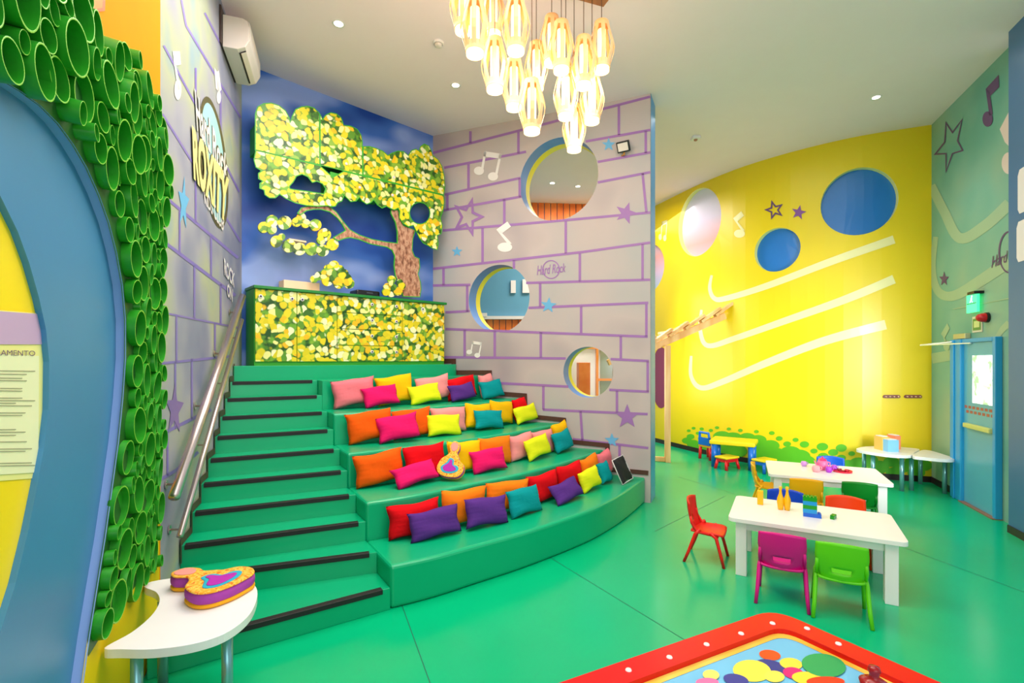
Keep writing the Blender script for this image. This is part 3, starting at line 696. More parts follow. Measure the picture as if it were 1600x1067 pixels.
mb = MB(); a = WR.at(s0 - 0.32, cz - 0.06, 0.30); b = WR.at(s0 + 0.12, cz - 0.03, 0.10); c = WR.at(s1 + 0.22, cz - 0.06, 0.06); mb.tube([a, b], 0.012); mb.tube([a, c], 0.010); mb.build('closer_arm', mat('bright_steel', (230, 240, 245), .25, metal=.5), door)
mb = MB(); a, b = WR.at(s1 - .02, 0, 0.0), WR.at(s3, 0, 0.0); n = WR.seg[0][2]
mb.prism([(a.x, a.y), (b.x, b.y), (b.x + n.x * .1, b.y + n.y * .1), (a.x + n.x * .1, a.y + n.y * .1)], 0.001, 0.012); mb.build('threshold', mat('terracotta_threshold', (150, 110, 90), .5), door)

ex = empty('exit_sign')
a, b = WR.hit(1519, 474)[0], WR.hit(1536, 474)[0]; z1, z0 = WR.hit(1527, 460)[1], WR.hit(1527, 488)[1]
wbox(WR, a, b, z0, z1, 0.03, 0.06, mat('green_lit_sign', (60, 226, 150), .3, emit=1.4), 'light_panel', ex, 0.004)
wbox(WR, a + .02, b - .02, (z0 + z1) / 2 - .005, (z0 + z1) / 2 + .005, 0.058, 0.0625, mat('dark_green_print', (20, 120, 80), .5), 'divider', ex)
mb = MB(); mx = (a + b) / 2; mz = (z0 * .3 + z1 * .7)
for lp in (ell(mx + .01, mz + .045, .014, n=12), [(mx - .02, mz), (mx + .02, mz), (mx + .015, mz + .03), (mx - .012, mz + .03)], [(mx - .02, mz), (mx - .045, mz - .035), (mx - .03, mz - .035), (mx, mz)], [(mx, mz), (mx + .035, mz - .03), (mx + .02, mz - .035), (mx - .01, mz)]):
    q = wmesh(WR, [lp], None, None, None, 0.062, px=False); mb.add(q.v, q.f)
mb.build('running_figure', mat('white_lit_print', (235, 255, 240), .4, emit=1.6), ex)
wbox(WR, a + .12, b + .03, z1 - .005, z1 + .03, 0.0, 0.10, mat('black_plastic', (14, 14, 16), .4), 'housing', ex, 0.004)
tag(rebase(ex), 'lit green emergency exit sign above the blue door', 'sign')
s_ = empty('exit_notice')
a, b = WR.hit(1521, 507)[0], WR.hit(1536, 507)[0]; z1, z0 = WR.hit(1528, 494)[1], WR.hit(1528, 519)[1]
wbox(WR, a, b, z0, z1, 0.002, 0.012, mat('cream_frame', (226, 220, 196), .5), 'frame', s_)
wbox(WR, a + .02, b - .02, z0 + .025, z1 - .03, 0.012, 0.015, mat('olive_print', (100, 150, 70), .5), 'print', s_)
wbox(WR, a + .05, b - .05, z0 + .06, z1 - .06, 0.015, 0.0165, mat('pale_print', (214, 224, 150), .5), 'pictogram', s_)
tag(rebase(s_), 'small green and cream framed notice directly over the blue door', 'sign')
al = empty('alarm_sounder'); c = WR.w(1544, 496, 0.0); nr = Vector((WR.seg[0][2].x, WR.seg[0][2].y, 0)); Mq = nr.to_track_quat('Z', 'Y').to_matrix()
mb = MB(); mb.lathe([(0.0, .03), (.062, .03), (.062, 0.0)], c, M=Mq); mb.build('base', mat('black_plastic', (14, 14, 16), .4), al)
mb = MB(); mb.lathe([(.055, .03), (.052, .07), (.04, .10), (.02, .115), (0.0005, .118)], c, M=Mq); mb.build('dome', mat('red_plastic_dome', (196, 14, 24), .3), al, True)
tag(rebase(al), 'round red alarm sounder with black base above the blue door', 'alarm')

# blue pilaster at the right edge
mb = MB(); a = Vector((5.36, 5.32)); d = Vector((-0.35, -0.94)).normalized(); q = Vector((0.94, -0.35))
mb.prism([tuple(a), tuple(a + d * 0.9), tuple(a + d * 0.9 + q * .7), tuple(a + q * .7)], 0, ZT)
pil = tag(mb.build('wall_pilaster', mat('steel_blue_paint', (66, 112, 158), .4, vary=.05)), kind='structure')
WC = Wall([tuple(a), tuple(a + d * 0.9)])
mb = MB()
for t0, t1, z0, z1 in ((.17, .6, 3.38, 3.86), (.15, .6, 2.88, 3.32)):
    lp = [(t0 + .03, z0), (t1, z0), (t1, z1), (t0 + .03, z1 - .02), (t0, z1 - .08), (t0, z0 + .05)]
    q_ = wmesh(WC, [lp], None, None, None, 0.004, px=False); mb.add(q_.v, q_.f)
mb.build('white_painted_shape', M_white, pil)
skirting('baseboard_pilaster', WC, 0, 0.9, 0.08)

# ------------------------------------------------------------------ corridor seen through the holes and the play space behind
WF = Wall([(-4.5, 11.0), (2.7, 11.0)])
M_fblue = mat('corridor_blue_paint', (96, 158, 190), .5)
wf = tag(wall_obj('wall_corridor', WF, M_fblue), kind='structure')
M_or = ramp_mat('orange_slat_wood', [(0.3, (232, 104, 30)), (0.7, (250, 140, 60))], 3, .4)
def slats(z0, z1, x0, x1):
    mb = MB(); x = x0
    while x < x1:
        mb.box((x + .07, 10.96, (z0 + z1) / 2), (.125, .04, z1 - z0)); x += .14
    return mb.build('orange_slats', M_or, wf)
slats(0, 2.75, -3.5, 1.0); slats(4.75, 5.5, -2.5, 2.7)
mb = MB(); mb.box((-0.9, 10.93, 2.79), (3.8, .12, .07)); mb.build('white_ledge', M_white, wf)
for px, py, w_, h2 in ((802, 448, .11, .28), (822, 447, .16, .3)):
    c = PYd(px, py, 10.97); mb = MB(); mb.box(c, (w_, .04, h2)); mb.build('switch_plate', M_white, wf)
mb = MB(); mb.box(PYd(756, 492, 10.9), (.14, .1, .08)); tag(rebase(mb.build('white_box', M_white)), 'small white box on the ledge seen through the middle round opening', 'box')
wd = mat('bright_white_paint', (250, 250, 252), .4)
mb = MB(); mb.box((1.55, 10.93, 1.5), (.9, .05, 3.0)); mb.build('white_panel', wd, wf)
mb = MB(); mb.box((2.2, 10.9, 1.5), (.5, .04, 3.0)); mb.build('glazed_panel', mat('grey_green_glass', (150, 160, 140), .15), wf)
mb = MB()
mb.box((1.88, 10.88, 1.3), (.05, .06, 2.6)); mb.box((2.2, 10.87, 1.42), (.6, .05, .05)); mb.box((1.7, 10.88, 2.13), (.6, .05, .06)); mb.box((2.24, 10.86, 1.3), (.03, .05, 2.6))
mb.build('orange_frame', mat('orange_frame_wood', (246, 150, 60), .4), wf)
mb = MB(); mb.box((1.52, 10.5, .9), (.24, .35, 1.8)); tag(rebase(mb.build('orange_cabinet', M_or, bevel=.005)), 'tall orange cabinet seen through the lowest round opening', 'cabinet')
# timber pergola by the play area
pg = empty('timber_pergola'); M_pine = ramp_mat('pine_wood', [(0.3, (226, 160, 84)), (0.7, (246, 202, 140))], 6, .5, stretch=(1, 1, .2))
def beam(a, b, w_, h2, name='beam'):
    a, b = Vector(a), Vector(b); d = b - a; mb = MB(); M3 = d.to_track_quat('X', 'Z').to_matrix(); mb.box((a + b) / 2, (d.length, w_, h2), M=M3); return mb.build(name, M_pine, pg, bevel=.004)
p0 = P(1043, 722, 0)
beam((p0.x, p0.y, 0), (p0.x, p0.y, 2.12), .09, .09, 'post'); beam((p0.x - .85, p0.y + .15, 0), (p0.x - .85, p0.y + .15, 1.75), .09, .09, 'post')
bt = Vector((3.98, 9.22, 2.68)); bs = Vector((p0.x - .9, p0.y + .05, 1.80)); beam(bs, bt, .07, .12, 'rafter')
off = Vector((0.02, 1.0, 0)); beam(bs + off, bt + off - Vector((.45, 0, .15)), .07, .12, 'rafter')
for f in (0.25, .4, .55, .7, .85, .985):
    a = bs + (bt - bs) * f + Vector((0, -.05, .09)); beam(a - (bt - bs) * .09, a + (bt - bs) * .09 + Vector((0, .0, .10)), .12, .05, 'slat'); beam(a + Vector((0, .05, .02)), a + Vector((-.06, .95 if f < .6 else .5, .02)), .06, .05, 'slat')
beam((p0.x, p0.y, .05), (p0.x - .9, p0.y + .3, .05), .05, .08, 'bottom_rail')
tag(rebase(pg), 'slanted timber pergola with slatted top beyond the partition by the yellow wall', 'pergola')
wmesh(WY, [ell(1033, 590, 15, 48, 24)], mat('maroon_sticker', (134, 52, 84), .5), 'painted_shape', wall_play, 0.006)

# ------------------------------------------------------------------ tree wall unit
M_leaf = leaf_mat('leaf_print', 15); M_gedge = mat('green_panel_edge', (54, 168, 40), .4)
M_bark = ramp_mat('bark_print', [(0.3, (112, 66, 48)), (0.48, (176, 124, 98)), (0.62, (206, 160, 132)), (0.75, (120, 76, 56))], 26, .6, stretch=(1, 1, .5))
M_knob = mat('white_lock', (236, 232, 236), .3); M_knob2 = mat('dark_lock_core', (70, 56, 84), .3, metal=.3)
WT = WB
def knob(px, py, parent, off, r=.018):
    c = WT.w(px, py, off); n = Vector((WT.seg[0][2].x, WT.seg[0][2].y, 0)); Mq = n.to_track_quat('Z', 'Y').to_matrix()
    mb = MB(); mb.lathe([(r, -.002), (r, .012), (r * .6, .016)], c, 14, Mq); mb.lathe([(r * .6, .016), (r * .55, .005), (.0005, .005)], c, 14, Mq); mb.build('knob', M_knob, parent)
def plate(loops, name, parent, off, th=.02, m=None, box=0):
    b = wmesh(WT, loops, m or M_leaf, name, parent, off, 0); 
    q = MB(); lps = [[WT.hit(x, y, off) for x, y in lp] for lp in loops]
    for lp in lps:
        k = len(lp); q.add([WT.at(t, z, off) for t, z in lp] + [WT.at(t, z, off - th) for t, z in lp], [(i, (i + 1) % k, k + (i + 1) % k, k + i) for i in range(k)])
        # thin green border on the face
        mb_v, mb_f = ribbon(lp, 0.012, True); q.add([WT.at(t, z, off + 0.0008) for t, z in mb_v], mb_f)
    q.build('green_edge', M_gedge, b); return b
up = empty('tree_wall_cabinet')
OFF = 0.34
lineY = lambda x: 234 + (x - 400) * (304 - 234) / 290.0
topA = [(399, 234), (399, 178), (403, 167), (412, 162), (424, 161), (436, 165), (446, 173), (452, 184), (453.5, 191), (457, 181), (462, 171), (471, 167), (481, 166), (491, 169), (499, 177)]
dA = topA + [(499.5, lineY(499.5) - .6)]
dB = [(500.5, lineY(500.5) - .6), (500.5, 179), (504, 187), (509, 180), (517, 176), (526, 178), (533, 184), (537, 196), (548, 197), (558, 202), (564, 211), (566, 222), (566.5, lineY(566.5) - .6)]
dC = [(567.5, lineY(567.5) - .6), (567.5, 229), (578, 229), (588, 232), (598, 236), (606, 243), (613, 239), (622, 236), (631, 237), (638, 243), (643, 235), (650, 233), (655, 236), (657, 229), (663, 225), (670, 228), (674, 236), (676, 243), (684, 249), (690, 259), (694, 275), (695, 292), (693, lineY(693) - .6)]
for d, nb in ((dA, [(448, 232)]), (dB, [(541, 256)]), (dC, [(615, 277)])):
    b = plate([d], 'door', up, OFF)
    for x, y in nb: knob(x, y, b, OFF)
low = [(400, lineY(400) + .8), (397, 250), (400, 261), (409, 267), (404, 271), (404, 279), (411, 283), (406, 287), (406, 294), (413, 297), (414, 304), (421, 309), (430, 309), (437, 303), (447, 310), (462, 317), (480, 321), (496, 322), (512, 321),
       (517, 323), (524, 322), (528, 316), (534, 314), (537, 307), (535, 302), (541, 308), (548, 315), (556, 314), (562, 308), (566, 314), (573, 319), (580, 316), (584, 312), (590, 320), (597, 325), (604, 322), (609, 325), (616, 328), (622, 325),
       (625, 330), (624, 340), (630, 349), (638, 354), (646, 352), (650, 360), (655, 371), (662, 380), (670, 384), (676, 388), (683, 390), (685, 380), (683, 368), (689, 365), (691, 352), (688, 340), (692, 330), (694, 316), (693, lineY(693) + .8), (537, lineY(537) + .8), (520, 277), (500, lineY(500) + .8)]
holeL = [(452, 291), (458, 284), (463, 275), (472, 272), (481, 276), (488, 285), (495, 283), (504, 287), (509, 295), (506, 303), (480, 299), (460, 296.4), (453, 295)]
holeR = ell(656, 333, 16, 17, 20)
pl = plate([low, holeL, holeR], 'foliage_panel', up, OFF)
knob(562, 293, pl, OFF); knob(613, 305, pl, OFF)
lps = [WT.hit(x, y, OFF) for x, y in ((405, 300), (690, 300))]
def bodybox(x0, y0, x1, y1, name, off0=0.0, off1=OFF - .021, m=M_gedge):
    (sa, za), (sb, _), (_, zb) = WT.hit(x0, y0, off1), WT.hit(x1, y0, off1), WT.hit(x0, y1, off1)
    return wbox(WT, sa, sb, zb, za, off0, off1, m, name, up)
bodybox(402, 190, 497, 233, 'cabinet_body'); bodybox(503, 200, 564, 250, 'cabinet_body'); bodybox(570, 245, 690, 283, 'cabinet_body')
bodybox(516, 268, 600, 292, 'cabinet_body')
# leafy ring shelf
rg = empty('ring'); bpy.data.objects.remove(rg)
mb = MB(); j = 0
for x, y, r in ((95, 875, 38), (150, 835, 42), (235, 845, 46), (315, 840, 32), (345, 810, 32), (375, 850, 30), (440, 860, 40), (500, 925, 44), (480, 960, 30), (555, 990, 40), (490, 1030, 40), (415, 1020, 44), (335, 1020, 42), (265, 1000, 44), (180, 970, 40), (215, 940, 24), (150, 890, 32)):
    q = wmesh(WT, [ell(390 + x / 4.27, 150 + y / 4.27, r / 4.27, n=20)], None, None, None, OFF - .05 + .0006 * j, .03); j += 1; mb.add(q.v, q.f)
rp_ = mb.build('leafy_ring', leaf_mat('leaf_print_large', 14), up)
mb = MB(); a, z_ = WT.hit(452, 372, OFF - .06); b = WT.hit(479, 376, OFF - .06)[0]; wbox(WT, a, b, z_ - .02, z_, 0.0, OFF - .07, mat('birch_shelf', (236, 206, 170), .5), 'shelf', up)
tag(rebase(up), 'leaf-printed cabinet shaped like a tree crown, hung high on the blue wall', 'wall cabinet')
tr = empty('tree_trunk_panel')
trunk = [(611, 327), (622, 328), (625, 339), (630, 352), (640, 356), (649, 360), (645, 373), (644, 391), (648, 401), (655, 404), (656, 418), (653, 428), (657, 441), (658, 452), (656, 464), (630, 463), (627, 449), (618, 431), (616, 415), (617, 400), (613, 391),
         (605, 386), (579, 381), (561, 374), (548, 371), (540, 372), (528, 376), (521, 371), (530, 366), (540, 360), (535, 350), (527, 340), (516, 331), (502, 327), (490, 327), (479, 329), (470, 335), (465, 333), (471, 325), (484, 321), (505, 319), (514, 322), (526, 332),
         (536, 346), (547, 359), (561, 367), (582, 374), (603, 378), (621, 380), (621, 362), (618, 347), (611, 333)]
b = plate([trunk], 'trunk', tr, OFF - .03, .03, M_bark)
tag(rebase(tr), 'flat bark-printed tree trunk and branch rising from the leafy sideboard', 'wall panel')

# lower sideboard
sb = empty('leaf_sideboard'); OB = 0.40
def sbox(x0, yt, x1, yb, name, o0, o1, m, parent, inset=0.0):
    (sa, za) = WT.hit(x0, yt, o1); (sb2, zb) = WT.hit(x1, yb, o1); return wbox(WT, sa + inset, sb2 - inset, min(za, zb), max(za, zb), o0, o1, m, name, parent)
s_l, zt = WT.hit(398, 446, OB); s_r, _ = WT.hit(695, 470, OB); zb_ = ZP + 0.045; zt = ZP + 0.90
wbox(WT, s_l, s_r, ZP + .0, zt, 0.02, OB - .022, M_gedge, 'body', sb)
wbox(WT, s_l - .015, s_r + .02, zt, zt + .035, 0.02, OB + .03, mat('green_countertop', (24, 128, 50), .35), 'countertop', sb, .004)
wbox(WT, s_l + .02, s_r - .02, zt + .035, zt + .037, 0.04, OB + .01, M_leaf, 'printed_top', sb)
cols = [398.5, 464, 527, 629, 694.5]; ss = [WT.hit(x, 500, OB)[0] for x in cols]
def front(i0, i1, z0, z1, name, knobs):
    o = wbox(WT, ss[i0] + .004, ss[i1] - .004, z0 + .004, z1 - .004, OB - .02, OB, M_leaf, name, sb, .002)
    for px, z in knobs:
        t = WT.hit(px, 500, OB)[0]; c = WT.at(t, z, OB); n = Vector((WT.seg[0][2].x, WT.seg[0][2].y, 0)); Mq = n.to_track_quat('Z', 'Y').to_matrix()
        mb = MB(); mb.lathe([(.022, 0), (.022, .012), (.012, .016)], c, 14, Mq); kb = mb.build('knob', M_knob, o)
        mb = MB(); mb.lathe([(.012, .0165), (.0005, .0165)], c, 12, Mq); mb.build('lock_core', M_knob2, kb)
zk = zt - .09
front(0, 1, zb_, zt, 'door', [(407, zk), (456, zk)]); front(1, 2, zb_, zt, 'door', [(472, zk)]); front(3, 4, zb_, zt, 'door', [(660, zk)])
dh = (zt - zb_) / 4
for i in range(4): front(2, 3, zb_ + dh * i, zb_ + dh * (i + 1), 'drawer', [(581, zb_ + dh * (i + .62)), (619, zb_ + dh * (i + .62))])
tag(rebase(sb), 'leaf-printed sideboard with doors and drawers on the top platform against the blue wall', 'sideboard')
ZTOP = zt + .037
mb = MB(); t = WT.hit(470, 500, .2)[0]; wbox(WT, t - .22, t + .22, ZTOP, ZTOP + .12, .05, .25, mat('birch_box', (238, 206, 176), .55), 'wooden_box', None, .003)
tag(rebase(COL.objects['wooden_box']), 'long pale wooden box on the left of the leaf-printed sideboard', 'box')
def bush(cs, name, label, off):
    mb = MB(); j = 0
    for x, y, r in cs:
        q = wmesh(WT, [ell(x, y, r, n=20)], None, None, None, off + .0006 * j, .02); j += 1; mb.add(q.v, q.f)
    tag(rebase(mb.build(name, MATS['leaf_print_large'])), label, 'cutout')
bush([(491, 436, 6), (499, 431, 7), (508, 427, 7), (513, 420, 7), (522, 415, 8), (531, 421, 7), (537, 428, 8), (541, 436, 9), (546, 443, 8), (525, 430, 12), (512, 438, 9), (530, 442, 9)], 'leafy_cutout', 'leaf-printed bush cutout on the sideboard beside the pale wooden box', .36)
bush([(612, 437, 6.5), (606, 449, 7), (603, 456, 6), (614, 450, 7), (625, 441, 5), (628, 447, 6), (622, 455, 7), (612, 458, 6)], 'leafy_cutout', 'small leaf-printed bush cutout at the foot of the tree trunk', .37)
t = WT.hit(571, 500, .2)[0]
cd = empty('media_player'); wbox(WT, t - .17, t + .17, ZTOP, ZTOP + .085, .06, .30, mat('black_gloss_plastic', (18, 20, 24), .2), 'body', cd, .02)
wbox(WT, t - .03, t + .06, ZTOP + .04, ZTOP + .06, .30, .303, mat('smoked_display', (60, 64, 74), .15), 'display', cd); tag(rebase(cd), 'low black media player on the leaf-printed sideboard between the two bush cutouts', 'media player')

# ------------------------------------------------------------------ air conditioner
ac = empty('air_conditioner')
t0 = WL.hit(344, 30)[0]; t1 = WL.hit(366, 100)[0]; zb2 = WL.hit(368, 140)[1]; 
zc0 = 4.97; zc1 = 5.29
prof = [(0.0, 0.0), (0.13, 0.0), (0.2, .035), (0.235, .10), (0.235, .24), (0.22, .30), (0.18, .32), (0.0, .32)]
def acp(a, b, pr, m, name):
    mb = MB(); k = len(pr); mb.add([WL.at(a, zc0 + z, .02 + o) for o, z in pr] + [WL.at(b, zc0 + z, .02 + o) for o, z in pr], [(i, k + i, k + (i + 1) % k, (i + 1) % k) for i in range(k)] + [tuple(range(k)), tuple(reversed(range(k, 2 * k)))])
    return mb.build(name, m, ac, bevel=.006)
M_ac = mat('ivory_plastic', (226, 214, 206), .4)
acp(t0, t1, prof, M_ac, 'casing'); acp(t0 + .01, t1 - .01, [(0.205, .045), (0.238, .1), (0.245, .12), (0.245, .27), (0.225, .31), (0.236, .24), (.236, .1)], M_ac, 'front_panel')
acp(t0 + .06, t1 - .06, [(0.135, -.004), (0.145, -.004), (0.2, .026), (0.195, .034)], mat('dark_outlet', (40, 30, 34), .5), 'air_outlet'); acp(t0 + .06, t1 - .06, [(0.155, -.008), (0.20, .016), (0.204, .022), (0.158, -.002)], M_ac, 'louvre')
wbox(WL, t0 - .05, t1, zc0 + .01, zc1 + .06, 0.0, .018, mat('dark_backplate', (70, 52, 48), .6), 'mounting_plate', ac)
tag(rebase(ac), 'white split air conditioner high on the grey mural wall near the ceiling', 'air conditioner')

# ------------------------------------------------------------------ handrails
def rail(name, a, b, r, brk, label):
    t = empty(name); OFFR = .09
    p = WL.w(a[0], a[1], OFFR); q = WL.w(b[0], b[1], OFFR)
    mb = MB(); mb.tube([p, q], r, 20); mb.build('rail', M_steel, t, True)
    for f in brk:
        c = p + (q - p) * f; n = Vector((WL.seg[0][2].x, WL.seg[0][2].y, 0)); e = c - n * (OFFR - .004) + Vector((0, 0, -.04))
        mb = MB(); mb.tube([c - n * .0 + Vector((0, 0, -r)), c + Vector((0, 0, -.05)), e], .008); br = mb.build('bracket', M_steel, t, True)
        mb = MB(); mb.lathe([(.0005, .006), (.03, .006), (.03, 0)], e, 16, n.to_track_quat('Z', 'Y').to_matrix()); mb.build('rosette', M_steel, br)
    tag(rebase(t), label, 'handrail')
rail('handrail', (272, 777), (379, 463), .034, (.06, .35, .62, .9), 'thick steel handrail, the upper one on the grey mural wall beside the stairs')
rail('handrail', (281, 838), (378, 500), .021, (.04, .33, .62, .9), 'thin steel handrail running below the thick one beside the stairs')

# ------------------------------------------------------------------ floodlight
fl = empty('floodlight'); c = WP.w(974, 229, .10); n = Vector((NP.x, NP.y, 0)); uu = Vector((UP.x, UP.y, 0)); dirn = (n * .8 + Vector((0, 0, -.5)) + uu * -.1).normalized(); M3 = dirn.to_track_quat('Y', 'Z').to_matrix()
M_fb = mat('black_cast_metal', (24, 22, 26), .4)
mb = MB(); mb.box(c, (.17, .04, .135), M=M3); mb.build('casing', M_fb, fl, bevel=.006)
mb = MB(); mb.box(c + dirn * .022, (.135, .004, .10), M=M3); mb.build('lens', mat('flood_lens', (238, 226, 220), .2), fl)
mb = MB(); mb.tube([c - dirn * .02, c - n * .05 + Vector((0, 0, -.09)), WP.w(972, 243, .005)], .012); mb.build('bracket', mat('amber_bracket', (190, 130, 40), .5), fl)
tag(rebase(fl), 'small black floodlight on the brick mural partition beside the blue star', 'floodlight')

# ------------------------------------------------------------------ ceiling fittings
M_spot = mat('spotlight_glow', (255, 240, 214), .3, emit=6)
for px, py, lab in ((529, 37, 'recessed ceiling spotlight nearest the air conditioner'), (712, 133, 'recessed ceiling spotlight just left of the pendant cluster'), (1369, 152, 'recessed ceiling spotlight in front of the yellow wall'), (863, 286, 'recessed spotlight seen through the large opening, left of two'), (903, 291, 'recessed spotlight seen through the large opening, right of two')):
    c = PC(px, py); t = empty('ceiling_spotlight'); mb = MB(); mb.lathe([(.045, -.002), (.062, -.008), (.066, 0)], c); mb.build('trim_ring', M_white, t, True)
    mb = MB(); mb.lathe([(.0005, -.004), (.046, -.004)], c); mb.build('lamp_face', M_spot, t)
    d = bpy.data.lights.new('spot', 'SPOT'); d.energy = 45; d.spot_size = R(95); d.spot_blend = .6; d.color = (1, .93, .84); d.shadow_soft_size = .05
    o = bpy.data.objects.new('spot', d); COL.objects.link(o); o.location = c - Vector((0, 0, .03))
    tag(rebase(t), lab, 'ceiling light')
c = PC(685, 66); t = empty('smoke_detector'); mb = MB(); mb.lathe([(.06, 0), (.06, -.015), (.05, -.025)], c); mb.build('base', M_white, t); mb = MB(); mb.lathe([(.045, -.025), (.04, -.045), (.02, -.055), (.0005, -.056)], c); mb.build('chamber', M_ac, t, True)
tag(rebase(t), 'white round smoke detector on the ceiling left of the pendant cluster', 'smoke detector')
c = PC(1087, 214); t = empty('ceiling_sensor'); mb = MB(); mb.box(c - Vector((0, 0, .02)), (.12, .12, .04)); mb.build('base', M_white, t, bevel=.005); mb = MB(); mb.lathe([(.03, -.04), (.022, -.06), (.0005, -.066)], c); mb.build('sensor_head', mat('terracotta_sensor', (190, 130, 100), .5), t, True)
tag(rebase(t), 'small square ceiling sensor right of the blue partition end', 'sensor')

# ------------------------------------------------------------------ pendant cluster
M_cord = mat('brown_cord', (96, 58, 30), .6); M_wood = ramp_mat('light_veneer', [(0.3, (232, 168, 96)), (0.7, (248, 202, 150))], 5, .5, stretch=(1, 1, .3))
M_diff = mat('frosted_diffuser', (255, 232, 170), .4, emit=1.5)
K = Vector((.89, 4.80)); va = Vector((-.94, -.34)).normalized(); vb = Vector((.34, -.94)).normalized()
mb = MB(); zc = ceil_z(0.3, 4.4)
q = [K, K + va * 1.66, K + va * 1.66 + vb * .95, K + vb * .95]
mb.prism([tuple(p) for p in q], zc - .06, zc + .02); cano = mb.build('ceiling_plate', ramp_mat('walnut_plate', [(0.3, (150, 92, 50)), (0.7, (190, 122, 70))], 8, .4, stretch=(1, .2, 1)))
tag(rebase(cano), 'rectangular wooden ceiling plate from which the pendant lamps hang', 'ceiling plate')
PEND = [(742, 92, 3.75, 'big pendant lamp, second from the left, high and near the camera'), (724, 56, 3.95, 'pendant lamp, the leftmost of the cluster, cut by the picture top'), (773, 148, 4.05, 'pendant lamp hanging just below and right of the two leftmost ones'),
        (806, 88, 3.85, 'pendant lamp high in the cluster, third from the left at the top'), (803, 176, 4.3, 'pendant lamp half hidden behind the lowest lamp of the left half'), (771, 62, 4.5, 'small high pendant lamp in the back between the left lamps'),
        (831, 213, 4.05, 'lowest pendant lamp of the left half of the cluster'), (838, 145, 4.6, 'pale pendant lamp behind the long cord in the middle of the cluster'), (862, 106, 4.45, 'high pendant lamp right of the middle, at the back'),
        (877, 118, 4.25, 'pendant lamp in front, high at the middle right'), (884, 190, 4.4, 'pendant lamp directly above the lowest lamp of all'), (912, 142, 4.25, 'pendant lamp at mid height in the right half'),
        (925, 197, 4.45, 'low pendant lamp, the furthest right of the low ones'), (940, 117, 4.3, 'rightmost pendant lamp, hanging high under the plate corner'), (897, 241, 4.65, 'pendant lamp, the lowest of all, before the large round opening')]
proto = None
for px, pb, Y, lab in PEND:
    bot = PYd(px, pb - 5, Y)
    if proto is None:
        t = empty('pendant_lamp')
        mb = MB(); mb.lathe([(.0005, .445), (.03, .445), (.062, .43), (.066, .40), (.064, .385)], n=24); mb.build('cap', M_wood, t, True)
        mb = MB(); n = 8
        for i in range(n):
            a = 2 * math.pi * i / n; ca, sa = math.cos(a), math.sin(a); pr = [(.063, .41), (.074, .36), (.098, .28), (.112, .21), (.104, .15), (.085, .09), (.072, .05)]
            hw = .0165; tx, ty = -sa, ca
            L_ = []
            for r_, z in pr: L_ += [(r_ * ca - tx * hw, r_ * sa - ty * hw, z), (r_ * ca + tx * hw, r_ * sa + ty * hw, z), ((r_ - .006) * ca + tx * hw, (r_ - .006) * sa + ty * hw, z), ((r_ - .006) * ca - tx * hw, (r_ - .006) * sa - ty * hw, z)]
            fs = []
            for j in range(len(pr) - 1):
                for e in range(4): fs.append((4 * j + e, 4 * j + (e + 1) % 4, 4 * j + 4 + (e + 1) % 4, 4 * j + 4 + e))
            mb.add(L_, fs)
        mb.lathe([(.075, .085), (.073, .03), (.068, .03), (.07, .085)], n=24)
        mb.build('slatted_shade', M_wood, t)
        mb = MB(); mb.lathe([(.0005, .0), (.066, .0), (.067, .03), (.05, .06), (.036, .10), (.036, .36), (.0005, .37)], n=20); mb.build('diffuser', M_diff, t, True)
        mb = MB(); mb.tube([(0, 0, .44), (0, 0, 1)], .0035, 6); mb.build('cord', M_cord, t); proto = t
        cordz = None
    else: t = copy_tree(proto)
    t.location = bot
    cord = [c for c in kids(t) if c.name.startswith('cord')][0]
    me = cord.data.copy(); top = zc - .055 - bot.z
    for v in me.vertices:
        v.co.z = top if v.co.z > .7 else .44
    cord.data = me
    tag(t, 'lit slatted wood ' + lab, 'pendant lamp', 'pendant lamps of the ceiling cluster')
    d = bpy.data.lights.new('bulb', 'POINT'); d.energy = 7; d.color = (1, .86, .68); d.shadow_soft_size = .08
    o = bpy.data.objects.new('bulb', d); COL.objects.link(o); o.location = bot + Vector((0, 0, -.05))

# ------------------------------------------------------------------ cushions
CC = {'pink': (236, 120, 132), 'yellow': (252, 190, 10), 'light pink': (244, 150, 150), 'red': (222, 8, 22), 'magenta': (232, 22, 104), 'lime': (226, 232, 30), 'purple': (86, 46, 132), 'teal': (0, 146, 152), 'orange': (246, 92, 10), 'amber orange': (250, 126, 20)}
random.seed(2)
def pillow_mesh(w_, hgt, th, seed):
    rnd = random.Random(seed); n = 18; mb = MB(); ph = [rnd.uniform(0, 6.28) for _ in range(6)]
    def pt(i, j, sgn):
        uu_ = -1 + 2 * i / n; vv = -1 + 2 * j / n
        ex = 1 - .075 * (1 - vv * vv) ; ez = 1 - .085 * (1 - uu_ * uu_)
        x = w_ / 2 * uu_ * ex; z = hgt / 2 * vv * ez
        pr = max(0, (1 - uu_ ** 4)) ** .55 * max(0, (1 - vv ** 4)) ** .55
        y = sgn * th / 2 * pr
        wr = .006 * math.sin(7 * vv * 3 + ph[0] + 2 * uu_) * abs(uu_) ** 2 * pr + .004 * math.sin(9 * uu_ + ph[1]) * abs(vv) ** 3 * pr + .004 * math.sin(3 * uu_ + 4 * vv + ph[2]) * pr
        z += .006 * math.sin(4 * uu_ + ph[3]) * abs(vv); x += .005 * math.sin(5 * vv + ph[4]) * abs(uu_)
        return (x, y + sgn * wr, z + hgt / 2)
    for sgn in (1, -1):
        vs = [pt(i, j, sgn) for j in range(n + 1) for i in range(n + 1)]
        fs = [(j * (n + 1) + i, j * (n + 1) + i + 1, (j + 1) * (n + 1) + i + 1, (j + 1) * (n + 1) + i) for j in range(n) for i in range(n)]
        if sgn > 0: fs = [tuple(reversed(f)) for f in fs]
        mb.add(vs, fs)
    return mb
